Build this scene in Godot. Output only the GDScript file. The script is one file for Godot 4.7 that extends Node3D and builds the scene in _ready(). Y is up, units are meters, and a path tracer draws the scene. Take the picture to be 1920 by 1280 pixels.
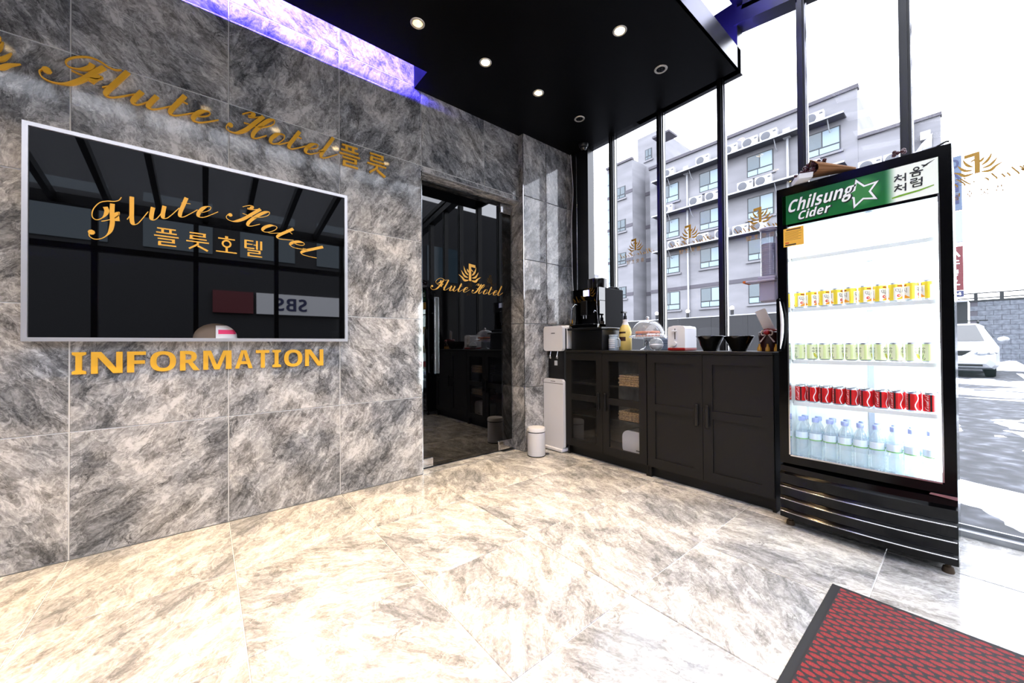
extends Node3D
# Hotel lobby corner: marble wall with reception window, dark glass door, glass wall with counter and drinks fridge.

const AZ := -2.69      # face of the marble wall
const GX := 3.03       # plane of the glass wall
const CEIL := 2.98     # underside of the black dropped ceiling
const TILE := 0.6

var M := {}
var rng := RandomNumberGenerator.new()

class MB:
	var v := PackedVector3Array()
	var n := PackedVector3Array()
	var t := PackedVector2Array()
	var xf := Transform3D()
	func tri(a: Vector3, b: Vector3, c: Vector3, ns = null, us = null):
		a = xf * a
		b = xf * b
		c = xf * c
		v.append(a); v.append(c); v.append(b)
		if ns == null:
			var f := (b - a).cross(c - a).normalized()
			n.append(f); n.append(f); n.append(f)
		else:
			n.append((xf.basis * ns[0]).normalized()); n.append((xf.basis * ns[2]).normalized()); n.append((xf.basis * ns[1]).normalized())
		if us == null:
			t.append(Vector2()); t.append(Vector2()); t.append(Vector2())
		else:
			t.append(us[0]); t.append(us[2]); t.append(us[1])
	func quad(a: Vector3, b: Vector3, c: Vector3, d: Vector3, us = null, ns = null):
		tri(a, b, c, null if ns == null else [ns[0], ns[1], ns[2]], null if us == null else [us[0], us[1], us[2]])
		tri(a, c, d, null if ns == null else [ns[0], ns[2], ns[3]], null if us == null else [us[0], us[2], us[3]])
	func box(c: Vector3, s: Vector3):
		var h := s / 2
		for f in [[Vector3.RIGHT, Vector3.BACK * -1, Vector3.UP], [Vector3.LEFT, Vector3.BACK, Vector3.UP], [Vector3.BACK, Vector3.RIGHT, Vector3.UP], [Vector3.FORWARD, Vector3.LEFT, Vector3.UP], [Vector3.UP, Vector3.RIGHT, Vector3.FORWARD], [Vector3.DOWN, Vector3.RIGHT, Vector3.BACK]]:
			var o: Vector3 = c + f[0] * h
			var e: Vector3 = f[1] * h
			var u: Vector3 = f[2] * h
			quad(o - e - u, o + e - u, o + e + u, o - e + u, [Vector2(0, 1), Vector2(1, 1), Vector2(1, 0), Vector2(0, 0)])
	func bx(x0, x1, y0, y1, z0, z1):
		box(Vector3((x0 + x1) / 2.0, (y0 + y1) / 2.0, (z0 + z1) / 2.0), Vector3(absf(x1 - x0), absf(y1 - y0), absf(z1 - z0)))
	func cbox(c: Vector3, s: Vector3, r: float):
		# box with chamfered edges
		var h := s / 2
		var g := h - Vector3(r, r, r)
		var ax := [Vector3.RIGHT, Vector3.UP, Vector3.BACK]
		for i in 3:
			for sg in [-1.0, 1.0]:
				var a: Vector3 = ax[i]
				var b: Vector3 = ax[(i + 1) % 3]
				var d: Vector3 = ax[(i + 2) % 3]
				var o: Vector3 = c + a * h * sg
				var p := [o - b * g - d * g, o + b * g - d * g, o + b * g + d * g, o - b * g + d * g]
				if sg < 0: p.reverse()
				quad(p[0], p[1], p[2], p[3])
		for i in 3:
			var a: Vector3 = ax[i]
			var b: Vector3 = ax[(i + 1) % 3]
			var d: Vector3 = ax[(i + 2) % 3]
			for s1 in [-1.0, 1.0]:
				for s2 in [-1.0, 1.0]:
					var p0: Vector3 = c + b * h * s1 + d * g * s2
					var p1: Vector3 = c + b * g * s1 + d * h * s2
					var q := [p0 - a * g, p0 + a * g, p1 + a * g, p1 - a * g]
					if s1 * s2 > 0: q.reverse()
					quad(q[0], q[1], q[2], q[3])
		for sx in [-1.0, 1.0]:
			for sy in [-1.0, 1.0]:
				for sz in [-1.0, 1.0]:
					var q := [c + Vector3(h.x * sx, g.y * sy, g.z * sz), c + Vector3(g.x * sx, h.y * sy, g.z * sz), c + Vector3(g.x * sx, g.y * sy, h.z * sz)]
					if sx * sy * sz < 0: q.reverse()
					tri(q[0], q[1], q[2])
	func lathe(prof: Array, seg := 24, origin := Vector3(), a0 := 0.0, a1 := TAU, uvrep := 1.0):
		# prof: Vector2(radius, height) from bottom to top, outside on the right
		var m := prof.size()
		var sn := []
		var total := 0.0
		var cum := [0.0]
		for i in m - 1:
			var d: Vector2 = prof[i + 1] - prof[i]
			total += d.length()
			cum.append(total)
			sn.append(Vector2(d.y, -d.x).normalized())
		for i in m - 1:
			var n0: Vector2 = sn[i]
			var n1: Vector2 = sn[i]
			if i > 0 and sn[i - 1].dot(sn[i]) > 0.7: n0 = (sn[i - 1] + sn[i]).normalized()
			if i < m - 2 and sn[i + 1].dot(sn[i]) > 0.7: n1 = (sn[i + 1] + sn[i]).normalized()
			for k in seg:
				var ang := a0 + (a1 - a0) * k / seg
				var ang2 := a0 + (a1 - a0) * (k + 1) / seg
				var d0 := Vector3(cos(ang), 0, -sin(ang))
				var d1 := Vector3(cos(ang2), 0, -sin(ang2))
				var p0: Vector2 = prof[i]
				var p1: Vector2 = prof[i + 1]
				var up := Vector3.UP
				var u0 := uvrep * k / seg
				var u1 := uvrep * (k + 1) / seg
				var w0: float = 1.0 - cum[i] / total
				var w1: float = 1.0 - cum[i + 1] / total
				if p0.x > 1e-5:
					tri(origin + d0 * p0.x + up * p0.y, origin + d1 * p0.x + up * p0.y, origin + d1 * p1.x + up * p1.y, [d0 * n0.x + up * n0.y, d1 * n0.x + up * n0.y, d1 * n1.x + up * n1.y], [Vector2(u0, w0), Vector2(u1, w0), Vector2(u1, w1)])
				if p1.x > 1e-5:
					tri(origin + d0 * p0.x + up * p0.y, origin + d1 * p1.x + up * p1.y, origin + d0 * p1.x + up * p1.y, [d0 * n0.x + up * n0.y, d1 * n1.x + up * n1.y, d0 * n1.x + up * n1.y], [Vector2(u0, w0), Vector2(u1, w1), Vector2(u0, w1)])
	func cyl(c: Vector3, r: float, h: float, seg := 20, ch := 0.0):
		lathe([Vector2(0, 0), Vector2(r - ch, 0), Vector2(r, ch), Vector2(r, h - ch), Vector2(r - ch, h), Vector2(0, h)] if ch > 0 else [Vector2(0, 0), Vector2(r, 0), Vector2(r, h), Vector2(0, h)], seg, c)
	func ball(c: Vector3, r: Vector3, seg := 16, rings := 10):
		var keep := xf
		xf = xf * Transform3D(Basis.from_scale(r), c)
		var p := []
		for i in rings + 1:
			var a := -PI / 2 + PI * i / rings
			p.append(Vector2(maxf(0.0, cos(a)), sin(a)))
		lathe(p, seg)
		xf = keep
	func tube(pts: Array, rad, seg := 8):
		var m := pts.size()
		var rings := []
		var last := Vector3.UP
		for i in m:
			var d: Vector3 = (pts[mini(i + 1, m - 1)] - pts[maxi(i - 1, 0)]).normalized()
			var s := d.cross(last)
			if s.length() < 0.05: s = d.cross(Vector3.RIGHT)
			if s.length() < 0.05: s = d.cross(Vector3.BACK)
			s = s.normalized()
			var u := s.cross(d).normalized()
			last = u
			var r: float = rad[i] if rad is Array else rad
			var ring := []
			for k in seg:
				var a := TAU * k / seg
				ring.append([pts[i] + (s * cos(a) + u * sin(a)) * r, s * cos(a) + u * sin(a)])
			rings.append(ring)
		for i in m - 1:
			for k in seg:
				var k2 := (k + 1) % seg
				quad(rings[i][k][0], rings[i + 1][k][0], rings[i + 1][k2][0], rings[i][k2][0], null, [rings[i][k][1], rings[i + 1][k][1], rings[i + 1][k2][1], rings[i][k2][1]])
		for k in range(1, seg - 1):
			tri(rings[0][0][0], rings[0][k][0], rings[0][k + 1][0])
			tri(rings[m - 1][0][0], rings[m - 1][k + 1][0], rings[m - 1][k][0])
	func prism(poly: PackedVector2Array, z0: float, z1: float):
		if Geometry2D.is_polygon_clockwise(poly): poly.reverse()
		var idx := Geometry2D.triangulate_polygon(poly)
		for i in range(0, idx.size(), 3):
			var a := poly[idx[i]]
			var b := poly[idx[i + 1]]
			var c := poly[idx[i + 2]]
			if (b - a).cross(c - a) < 0:
				var s := b
				b = c
				c = s
			tri(Vector3(a.x, a.y, z1), Vector3(b.x, b.y, z1), Vector3(c.x, c.y, z1))
			tri(Vector3(a.x, a.y, z0), Vector3(c.x, c.y, z0), Vector3(b.x, b.y, z0))
		for i in poly.size():
			var a := poly[i]
			var b := poly[(i + 1) % poly.size()]
			quad(Vector3(a.x, a.y, z0), Vector3(b.x, b.y, z0), Vector3(b.x, b.y, z1), Vector3(a.x, a.y, z1))
	func ribbon(p: Array, w: Array, z0: float, z1: float):
		# flat brush stroke in the xy plane with thickness z0..z1
		var m := p.size()
		var l := []
		var r := []
		for i in m:
			var d: Vector2 = (p[mini(i + 1, m - 1)] - p[maxi(i - 1, 0)]).normalized()
			var s: Vector2 = Vector2(-d.y, d.x) * float(w[i]) * 0.5
			l.append(p[i] + s)
			r.append(p[i] - s)
		for i in m - 1:
			var a := Vector3(r[i].x, r[i].y, z1)
			var b := Vector3(r[i + 1].x, r[i + 1].y, z1)
			var c := Vector3(l[i + 1].x, l[i + 1].y, z1)
			var d := Vector3(l[i].x, l[i].y, z1)
			var k := Vector3(0, 0, z0 - z1)
			quad(a, b, c, d)
			quad(a + k, b + k, b, a)
			quad(c + k, d + k, d, c)
		for e in [[0, 1.0], [m - 1, -1.0]]:
			var a := Vector3(l[e[0]].x, l[e[0]].y, z0)
			var b := Vector3(r[e[0]].x, r[e[0]].y, z0)
			var k := Vector3(0, 0, z1 - z0)
			if e[1] > 0: quad(a, b, b + k, a + k)
			else: quad(b, a, a + k, b + k)
	func add(me: Mesh, x: Transform3D):
		var keep := xf
		xf = xf * x
		for s in me.get_surface_count():
			var ar := me.surface_get_arrays(s)
			var vs: PackedVector3Array = ar[Mesh.ARRAY_VERTEX]
			var ns: PackedVector3Array = ar[Mesh.ARRAY_NORMAL]
			var ix = ar[Mesh.ARRAY_INDEX]
			for i in (ix.size() if ix != null else vs.size()):
				var j: int = ix[i] if ix != null else i
				v.append(xf * vs[j])
				n.append((xf.basis * ns[j]).normalized())
				t.append(Vector2())
		xf = keep
	func mesh() -> ArrayMesh:
		var a := []
		a.resize(Mesh.ARRAY_MAX)
		a[Mesh.ARRAY_VERTEX] = v
		a[Mesh.ARRAY_NORMAL] = n
		a[Mesh.ARRAY_TEX_UV] = t
		var me := ArrayMesh.new()
		me.add_surface_from_arrays(Mesh.PRIMITIVE_TRIANGLES, a)
		return me

# ---------- scene tree helpers ----------
func obj(called: String, shape, m: Material, parent: Node = self, kind := "") -> MeshInstance3D:
	var o := MeshInstance3D.new()
	o.name = called
	o.mesh = shape.mesh() if shape is MB else shape
	o.material_override = m
	parent.add_child(o, true)
	if kind: o.set_meta("kind", kind)
	return o

func tag(o: Node, label: String, category: String, group := "") -> Node:
	o.set_meta("label", label)
	o.set_meta("category", category)
	if group: o.set_meta("group", group)
	return o

func thing(called: String, label: String, category: String, at := Vector3(), turn := 0.0, group := "") -> Node3D:
	var o := Node3D.new()
	o.name = called
	add_child(o, true)
	o.position = at
	o.rotation.y = turn
	tag(o, label, category, group)
	return o

func struct_root(called: String, label := "") -> Node3D:
	var o := Node3D.new()
	o.name = called
	add_child(o, true)
	o.set_meta("kind", "structure")
	if label: o.set_meta("label", label)
	return o

func again(src: Node3D, at: Vector3, label := "", turn := 0.0) -> Node3D:
	var c: Node3D = src.duplicate()
	c.name = String(src.name).rstrip("0123456789")
	add_child(c, true)
	c.position = at
	c.rotation.y = turn
	if label: c.set_meta("label", label)
	return c

func mat(called: String, col: Color, rough := 0.5, metal := 0.0, spec := 0.5) -> StandardMaterial3D:
	var m := StandardMaterial3D.new()
	m.resource_name = called
	m.albedo_color = col
	m.roughness = rough
	m.metallic = metal
	m.metallic_specular = spec
	M[called] = m
	return m

func glass(called: String, col: Color, alpha: float, rough := 0.02) -> StandardMaterial3D:
	var m := mat(called, Color(col.r, col.g, col.b, alpha), rough)
	m.transparency = BaseMaterial3D.TRANSPARENCY_ALPHA
	return m

func glow(called: String, col: Color, energy: float) -> StandardMaterial3D:
	var m := mat(called, Color(0.9, 0.9, 0.9), 0.5)
	m.emission_enabled = true
	m.emission = col
	m.emission_energy_multiplier = energy
	return m

func noise(seed_: int, freq: float, oct := 4, type := FastNoiseLite.TYPE_SIMPLEX_SMOOTH, frac := FastNoiseLite.FRACTAL_FBM, warp := 0.0, wfreq := 0.01) -> FastNoiseLite:
	var f := FastNoiseLite.new()
	f.seed = seed_
	f.noise_type = type
	f.frequency = freq
	f.fractal_type = frac
	f.fractal_octaves = oct
	if warp > 0:
		f.domain_warp_enabled = true
		f.domain_warp_amplitude = warp
		f.domain_warp_frequency = wfreq
		f.domain_warp_fractal_octaves = 3
	return f

func bytes_of(f: FastNoiseLite, w: int, h: int, W: int, H: int) -> PackedByteArray:
	var im := f.get_image(w, h, false, false, true)
	im.convert(Image.FORMAT_L8)
	if w != W or h != H: im.resize(W, H, Image.INTERPOLATE_CUBIC)
	return im.get_data()

func marble_maps():
	# two prints of the same stone: grey for the wall, paler for the floor; 1.8 m a side
	var N := 1280
	var fbm := FastNoiseLite.FRACTAL_FBM
	var rdg := FastNoiseLite.FRACTAL_RIDGED
	var sx := FastNoiseLite.TYPE_SIMPLEX_SMOOTH
	var s1 := bytes_of(noise(11, 0.0085, 6, sx, fbm, 130.0, 0.0035), N, N / 2, N, N)
	var s2 := bytes_of(noise(23, 0.022, 5, sx, fbm, 60.0, 0.008), N, N / 3, N, N)
	var cl := bytes_of(noise(5, 0.0032, 4, sx, fbm, 120.0, 0.003), N, N, N, N)
	var cr := bytes_of(noise(37, 0.0055, 5, sx, rdg, 140.0, 0.006), N, N * 3 / 5, N, N)
	var ve := bytes_of(noise(51, 0.0075, 5, sx, rdg, 150.0, 0.007), N, N / 2, N, N)
	var gr := bytes_of(noise(71, 0.07, 5, sx, fbm, 30.0, 0.02), N, N * 3 / 4, N, N)
	var wall := PackedByteArray()
	var flo := PackedByteArray()
	wall.resize(N * N * 3)
	flo.resize(N * N * 3)
	for i in N * N:
		var b := s2[i] / 255.0
		var c := cl[i] / 255.0
		var a := s1[i] / 255.0
		var g := gr[i] / 255.0
		# layered sheets: broad clouds broken by flowing bands with hard edges
		var st := absf(fposmod(a * 5.0 + c * 2.0 + b * 0.35, 1.0) - 0.5) * 2.0
		var x := -0.66 + st * 0.34 + a * 0.55 + b * 0.55 + c * 0.62 + g * 0.40
		var k := cr[i] / 255.0
		if k > 0.86: x -= minf(0.55, (k - 0.86) * 11.0) * (1.1 - 0.6 * c) * (0.4 + g)
		var w := ve[i] / 255.0
		if w > 0.85: x += minf(0.5, (w - 0.85) * 7.0) * (0.35 + 0.8 * b)
		x = clampf(x, 0.0, 1.0)
		var warm := (c - 0.5) * 0.035 + 0.002
		var p := i * 3
		var y := 0.26 + x * 0.53
		wall[p] = int(255.0 * (y + warm * 0.6))
		wall[p + 1] = int(255.0 * y)
		wall[p + 2] = int(255.0 * (y * 1.012 - warm * 0.8))
		y = 0.42 + x * 0.40
		flo[p] = int(255.0 * (y + warm * 0.5 + 0.006))
		flo[p + 1] = int(255.0 * y)
		flo[p + 2] = int(255.0 * (y - warm * 0.9 - 0.01))
	var out := []
	for d in [wall, flo]:
		out.append(ImageTexture.create_from_image(Image.create_from_data(N, N, false, Image.FORMAT_RGB8, d)))
	return out

func tile_shape(w: float, h: float, th: float, mb: MB = null) -> MB:
	# a tile lying in xy, face towards +z, with its own cut of the stone print
	if mb == null: mb = MB.new()
	var c := Vector2(rng.randf_range(0.28, 0.72), rng.randf_range(0.28, 0.72))
	var ang: float = [0.5, -0.6, 0.9, 2.6, 3.7, -0.3, 2.2][rng.randi() % 7] + rng.randf_range(-0.15, 0.15)
	var uv := func(p: Vector2) -> Vector2: return c + (p / 1.8).rotated(ang)
	var x := w / 2
	var y := h / 2
	var e := 0.0015
	var f := [Vector2(-x + e, -y + e), Vector2(x - e, -y + e), Vector2(x - e, y - e), Vector2(-x + e, y - e)]
	var o := [Vector2(-x, -y), Vector2(x, -y), Vector2(x, y), Vector2(-x, y)]
	var us := [uv.call(o[0]), uv.call(o[1]), uv.call(o[2]), uv.call(o[3])]
	mb.quad(Vector3(f[0].x, f[0].y, th), Vector3(f[1].x, f[1].y, th), Vector3(f[2].x, f[2].y, th), Vector3(f[3].x, f[3].y, th), us)
	for i in 4:
		var j := (i + 1) % 4
		mb.quad(Vector3(o[i].x, o[i].y, th - e), Vector3(o[j].x, o[j].y, th - e), Vector3(f[j].x, f[j].y, th), Vector3(f[i].x, f[i].y, th), [us[i], us[j], us[j], us[i]])
		mb.quad(Vector3(o[i].x, o[i].y, 0), Vector3(o[j].x, o[j].y, 0), Vector3(o[j].x, o[j].y, th - e), Vector3(o[i].x, o[i].y, th - e), [us[i], us[j], us[j], us[i]])
	return mb

# ---------- lettering ----------
func smooth_path(p: Array, step := 6) -> Array:
	var out := []
	for i in p.size() - 1:
		var a: Vector2 = p[maxi(i - 1, 0)]
		var b: Vector2 = p[i]
		var c: Vector2 = p[i + 1]
		var d: Vector2 = p[mini(i + 2, p.size() - 1)]
		for k in step:
			out.append(b.cubic_interpolate(c, a, d, float(k) / step))
	out.append(p[p.size() - 1])
	return out

# pen paths of a pointed-pen script, upright, x-height 1; a stroke swells where it runs downwards
const SCRIPT := {
	"l": [1.26, [[0, 2.05, 0, 1.2, 0, 0.42, 0.1, 0.08, 0.32, 0.0, 0.58, 0.16, 1.1, 0.7], [-0.3, 0.5, -0.02, 0.85]]],
	"u": [1.85, [[0, 1.0, 0, 0.4, 0.08, 0.08, 0.28, 0.0, 0.48, 0.18, 0.72, 0.62], [0.75, 1.0, 0.75, 0.4, 0.83, 0.08, 1.05, 0.0, 1.3, 0.16, 1.8, 0.7]]],
	"t": [1.22, [[0, 1.65, 0, 1.0, 0, 0.42, 0.1, 0.08, 0.32, 0.0, 0.58, 0.16, 1.1, 0.62], [-0.2, 1.2, 0.1, 1.18, 0.45, 1.12]]],
	"e": [1.2, [[0.05, 0.42, 0.35, 0.5, 0.6, 0.72, 0.58, 0.95, 0.35, 1.02, 0.1, 0.82, 0.0, 0.42, 0.1, 0.1, 0.36, 0.0, 0.68, 0.12, 1.25, 0.62]]],
	"o": [1.3, [[0.42, 1.0, 0.14, 0.86, 0.0, 0.45, 0.1, 0.1, 0.36, 0.0, 0.62, 0.2, 0.72, 0.6, 0.62, 0.92, 0.42, 1.0, 0.34, 0.98], [0.5, 0.1, 0.78, 0.14, 1.25, 0.58]]],
	"c": [0.85, [[0.6, 0.8, 0.5, 1.0, 0.25, 0.98, 0.02, 0.6, 0.05, 0.15, 0.32, 0.0, 0.6, 0.15, 0.95, 0.65]]],
	"a": [1.05, [[0.68, 0.95, 0.4, 1.0, 0.08, 0.75, 0.0, 0.35, 0.12, 0.02, 0.38, 0.1, 0.7, 0.7], [0.74, 1.0, 0.72, 0.35, 0.82, 0.02, 1.1, 0.4]]],
	"C": [1.5, [[1.25, 1.7, 1.2, 2.1, 0.8, 2.2, 0.2, 1.7, 0.0, 0.9, 0.2, 0.15, 0.7, 0.0, 1.3, 0.5]]],
	"F": [1.85, [[0.38, 1.82, 0.42, 1.5, 0.14, 1.22, -0.3, 1.2, -0.55, 1.5, -0.42, 1.92, 0.05, 2.2, 0.55, 2.14, 1.0, 1.96, 1.35, 1.92, 1.55, 2.05], [0.88, 1.85, 0.74, 1.3, 0.62, 0.62, 0.32, 0.1, -0.2, -0.08, -0.7, 0.06, -0.98, 0.4, -0.86, 0.66], [-0.05, 1.0, 0.35, 0.92, 0.85, 0.88, 1.15, 0.98, 1.2, 1.15, 1.05, 1.15, 1.0, 0.95, 0.98, 0.62]]],
	"H": [2.25, [[-0.35, 1.62, -0.05, 1.95, 0.2, 1.95, 0.22, 1.72, 0.1, 1.62, 0.3, 1.6, 0.8, 1.92], [0.84, 1.95, 0.7, 1.3, 0.52, 0.5, 0.2, 0.05, -0.2, 0.0, -0.55, 0.2, -0.62, 0.52, -0.5, 0.62], [0.1, 1.0, 0.6, 0.98, 1.05, 0.95], [1.05, 0.95, 1.5, 1.25, 1.72, 1.62, 1.55, 1.95, 1.28, 1.72, 1.1, 1.1, 1.05, 0.45, 1.2, 0.05, 1.45, 0.05, 1.85, 0.5]]],
}
const BALLS := {"F": [-0.8, 0.56, 0.2], "H": [-0.47, 0.5, 0.17]}

func script_strokes(ch: String, thick := 0.27, thin := 0.06) -> Array:
	# [points, widths] pairs in letter units, slanted
	var out := []
	var sl := Transform2D(Vector2(1, 0), Vector2(0.56, 1), Vector2())
	for s in SCRIPT[ch][1]:
		var p := []
		for i in range(0, s.size(), 2): p.append(Vector2(s[i], s[i + 1]))
		p = smooth_path(p, 7)
		var w := []
		for i in p.size():
			var d: Vector2 = (p[mini(i + 1, p.size() - 1)] - p[maxi(i - 1, 0)]).normalized()
			w.append(lerpf(thin, thick, smoothstep(0.25, 0.95, -d.y)))
		var q := []
		for i in p.size():
			var acc := 0.0
			for k in range(-2, 3): acc += w[clampi(i + k, 0, p.size() - 1)]
			q.append(acc / 5.0)
		var ps := []
		for a in p: ps.append(sl * a)
		out.append([ps, q])
	if BALLS.has(ch):
		var b: Array = BALLS[ch]
		var c := sl * Vector2(b[0], b[1])
		out.append([[c + Vector2(-b[2], 0), c + Vector2(-b[2] * 0.7, 0), c, c + Vector2(b[2] * 0.7, 0), c + Vector2(b[2], 0)], [0.02, b[2] * 1.4, b[2] * 2, b[2] * 1.4, 0.02]])
	return out

func script_letter(ch: String, x: Transform2D, scale_: float, depth: float) -> MB:
	var mb := MB.new()
	var k := 0
	for s in script_strokes(ch):
		var p := []
		var w := []
		for i in s[0].size():
			p.append(x * (s[0][i] * scale_))
			w.append(s[1][i] * scale_)
		mb.ribbon(p, w, 0.0, depth + 0.0002 * k)
		k += 1
	return mb

# syllables as pen strokes in a unit box: x0, y0, x1, y1, width; "o" entries are rings x, y, r, width
const HANGUL := {
	"플": [[.12, .95, .88, .95, .07], [.34, .95, .34, .72, .11], [.66, .95, .66, .72, .11], [.08, .72, .92, .72, .07], [0, .54, 1, .54, .07], [.14, .39, .84, .39, .07], [.78, .39, .78, .23, .12], [.84, .23, .18, .23, .06], [.22, .23, .22, .05, .12], [.16, .05, .9, .05, .07]],
	"룻": [[.14, .95, .86, .95, .07], [.79, .95, .79, .79, .12], [.86, .79, .16, .79, .06], [.21, .79, .21, .62, .12], [.14, .62, .9, .62, .07], [0, .46, 1, .46, .07], [.5, .46, .5, .32, .1], [.52, .34, .12, .03, .09], [.5, .24, .95, .0, .1]],
	"호": [[.5, 1.02, .5, .9, .14], [.1, .86, .9, .86, .07], [.5, .57, .19, .09], [.5, .36, .5, .1, .11], [0, .08, 1, .08, .07]],
	"텔": [[.05, .95, .5, .95, .07], [.1, .95, .1, .5, .12], [.08, .74, .46, .74, .06], [.05, .5, .55, .5, .07], [.5, .72, .66, .72, .06], [.68, 1, .68, .45, .1], [.9, 1, .9, .45, .11], [.2, .37, .86, .37, .07], [.82, .37, .82, .22, .11], [.86, .22, .22, .22, .06], [.25, .22, .25, .04, .11], [.2, .03, .95, .03, .07]],
	"처": [[.3, 1, .42, .9, .09], [.08, .78, .62, .8, .09], [.36, .78, .08, .25, .1], [.32, .55, .6, .3, .1], [.62, .52, .84, .54, .08], [.86, 1, .84, .1, .1]],
	"음": [[.5, .82, .17, .09], [.05, .5, .95, .54, .1], [.25, .36, .25, .04, .1], [.25, .36, .75, .38, .08], [.75, .38, .72, .04, .1], [.25, .05, .74, .06, .08]],
	"럼": [[.1, .95, .55, .97, .09], [.53, .97, .5, .76, .09], [.52, .76, .12, .73, .08], [.12, .73, .12, .54, .09], [.12, .53, .6, .57, .09], [.62, .76, .84, .77, .08], [.86, 1, .85, .42, .1], [.28, .34, .28, .04, .1], [.28, .34, .84, .36, .08], [.84, .36, .82, .04, .1], [.28, .04, .83, .06, .08]],
	"믹": [[.08, .92, .5, .92, .09], [.08, .92, .08, .5, .09], [.5, .92, .5, .5, .09], [.08, .5, .5, .5, .09], [.8, 1, .8, .4, .1], [.2, .3, .82, .3, .09], [.8, .3, .78, 0, .1]],
	"옥": [[.5, .82, .16, .09], [.5, .64, .5, .5, .09], [.05, .48, .95, .48, .09], [.15, .3, .85, .3, .09], [.83, .3, .8, 0, .1]],
	"수": [[.5, .98, .12, .55, .09], [.5, .85, .88, .55, .09], [0, .42, 1, .42, .09], [.5, .42, .5, 0, .1]],
	"염": [[.3, .75, .17, .09], [.5, .85, .8, .85, .08], [.5, .66, .8, .66, .08], [.82, 1, .82, .42, .1], [.25, .34, .25, .02, .09], [.25, .34, .82, .34, .08], [.82, .34, .82, .02, .09], [.25, .03, .82, .03, .08]],
	"차": [[.25, 1, .4, .92, .09], [.05, .78, .58, .78, .09], [.32, .78, .04, .2, .1], [.3, .5, .58, .22, .09], [.76, 1, .76, 0, .1], [.76, .5, .96, .5, .09]],
	"^": [[.05, .15, .5, .85, .14], [.5, .85, .95, .15, .14]],
	"=": [[.3, .9, .9, .8, .1], [.3, .55, .95, .5, .1], [.3, .95, .25, .0, .12]],
	"/": [[.4, .95, .4, .55, .25], [.75, .95, .75, .55, .12], [.75, .45, .3, .05, .12]],
	"-": [[.3, .95, .3, .05, .13], [.3, .5, .95, .45, .1], [.7, .95, .55, .6, .1]],
	"0": [[.5, .5, .35, .14]],
	"|": [[.3, .9, .3, .2, .2], [.75, .95, .75, .1, .2], [.1, .55, .5, .55, .1]],
	"시": [[.34, .95, .04, .2, .1], [.3, .6, .56, .2, .1], [.8, 1, .8, 0, .1]],
}

func hangul_into(mb: MB, ch: String, at: Vector2, sx: float, sy: float, z0: float, z1: float, bold := 1.0):
	var k := 0
	for s in HANGUL[ch]:
		var p := []
		var w := []
		if s.size() == 4:
			for i in 21:
				var a := TAU * i / 20
				p.append(at + Vector2((s[0] + cos(a) * s[2]) * sx, (s[1] + sin(a) * s[2]) * sy))
				w.append(s[3] * bold * (sx + sy) / 2)
		else:
			p = [at + Vector2(s[0] * sx, s[1] * sy), at + Vector2(s[2] * sx, s[3] * sy)]
			w = [s[4] * bold * (sx + sy) / 2, s[4] * bold * (sx + sy) / 2]
		mb.ribbon(p, w, z0, z1 + 0.0001 * (k % 5))
		k += 1

func printed_mark(w: float, h: float) -> MB:
	# a maker's mark too small to read: a row of short dark dabs
	var mb := MB.new()
	for k in 5: mb.bx(w * (0.2 * k), w * (0.2 * k + 0.15), h * 0.1 * (k % 2), h, 0.0, 0.001)
	return mb

func font(bold: bool, serif := false) -> SystemFont:
	var f := SystemFont.new()
	f.font_names = ["Droid Serif" if serif else "Droid Sans"]
	f.font_weight = 700 if bold else 400
	return f

func text_box(s: String, w: float, h: float, depth: float, bold := true, shear := 0.0, serif := false) -> MB:
	# lettering fitted into a box, lower left corner at the origin, front at z = depth
	var tm := TextMesh.new()
	tm.font = font(bold, serif)
	tm.font_size = 48
	tm.pixel_size = 0.01
	tm.depth = 0.1
	tm.curve_step = 2.0
	tm.text = s
	var b := tm.get_aabb()
	var mb := MB.new()
	var kx := w / b.size.x
	var ky := h / b.size.y
	mb.add(tm, Transform3D(Basis(Vector3(kx, 0, 0), Vector3(shear * ky, ky, 0), Vector3(0, 0, depth / b.size.z)), Vector3(-b.position.x * kx - shear * ky * b.position.y, -b.position.y * ky, -b.position.z * depth / b.size.z)))
	return mb

func leaf(mb: MB, pts: Array, wide: float, z0: float, z1: float):
	var p := smooth_path(pts, 5)
	var w := []
	for i in p.size():
		var f := float(i) / (p.size() - 1)
		w.append(wide * maxf(0.04, sin(PI * pow(f, 0.75))))
	mb.ribbon(p, w, z0, z1)

func emblem_into(mb: MB, at: Vector2, s: float, z0: float, z1: float, flip := 1.0):
	# letter F standing in a crown of flames; s is the width
	var q := func(x, y) -> Vector2: return at + Vector2(x * s * flip, y * s)
	var bar := PackedVector2Array([q.call(-0.055, 0.0), q.call(0.055, 0.0), q.call(0.055, 0.56), q.call(0.26, 0.54), q.call(0.26, 0.65), q.call(-0.055, 0.68)])
	mb.prism(bar, z0, z1)
	for sg in [-1.0, 1.0]:
		leaf(mb, [q.call(sg * 0.07, 0.02), q.call(sg * 0.25, 0.0), q.call(sg * 0.36, 0.1), q.call(sg * 0.52, 0.2)], s * 0.085, z0, z1)
		leaf(mb, [q.call(sg * 0.09, 0.12), q.call(sg * 0.24, 0.16), q.call(sg * 0.33, 0.26), q.call(sg * 0.4, 0.38)], s * 0.075, z0, z1)
		leaf(mb, [q.call(sg * 0.08, 0.22), q.call(sg * 0.18, 0.3), q.call(sg * 0.25, 0.42), q.call(sg * 0.29, 0.56)], s * 0.07, z0, z1)
	leaf(mb, [q.call(-0.14, 0.46), q.call(-0.06, 0.36), q.call(0.06, 0.44), q.call(0.16, 0.36)], s * 0.08, z0, z1 + 0.0002)

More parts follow.
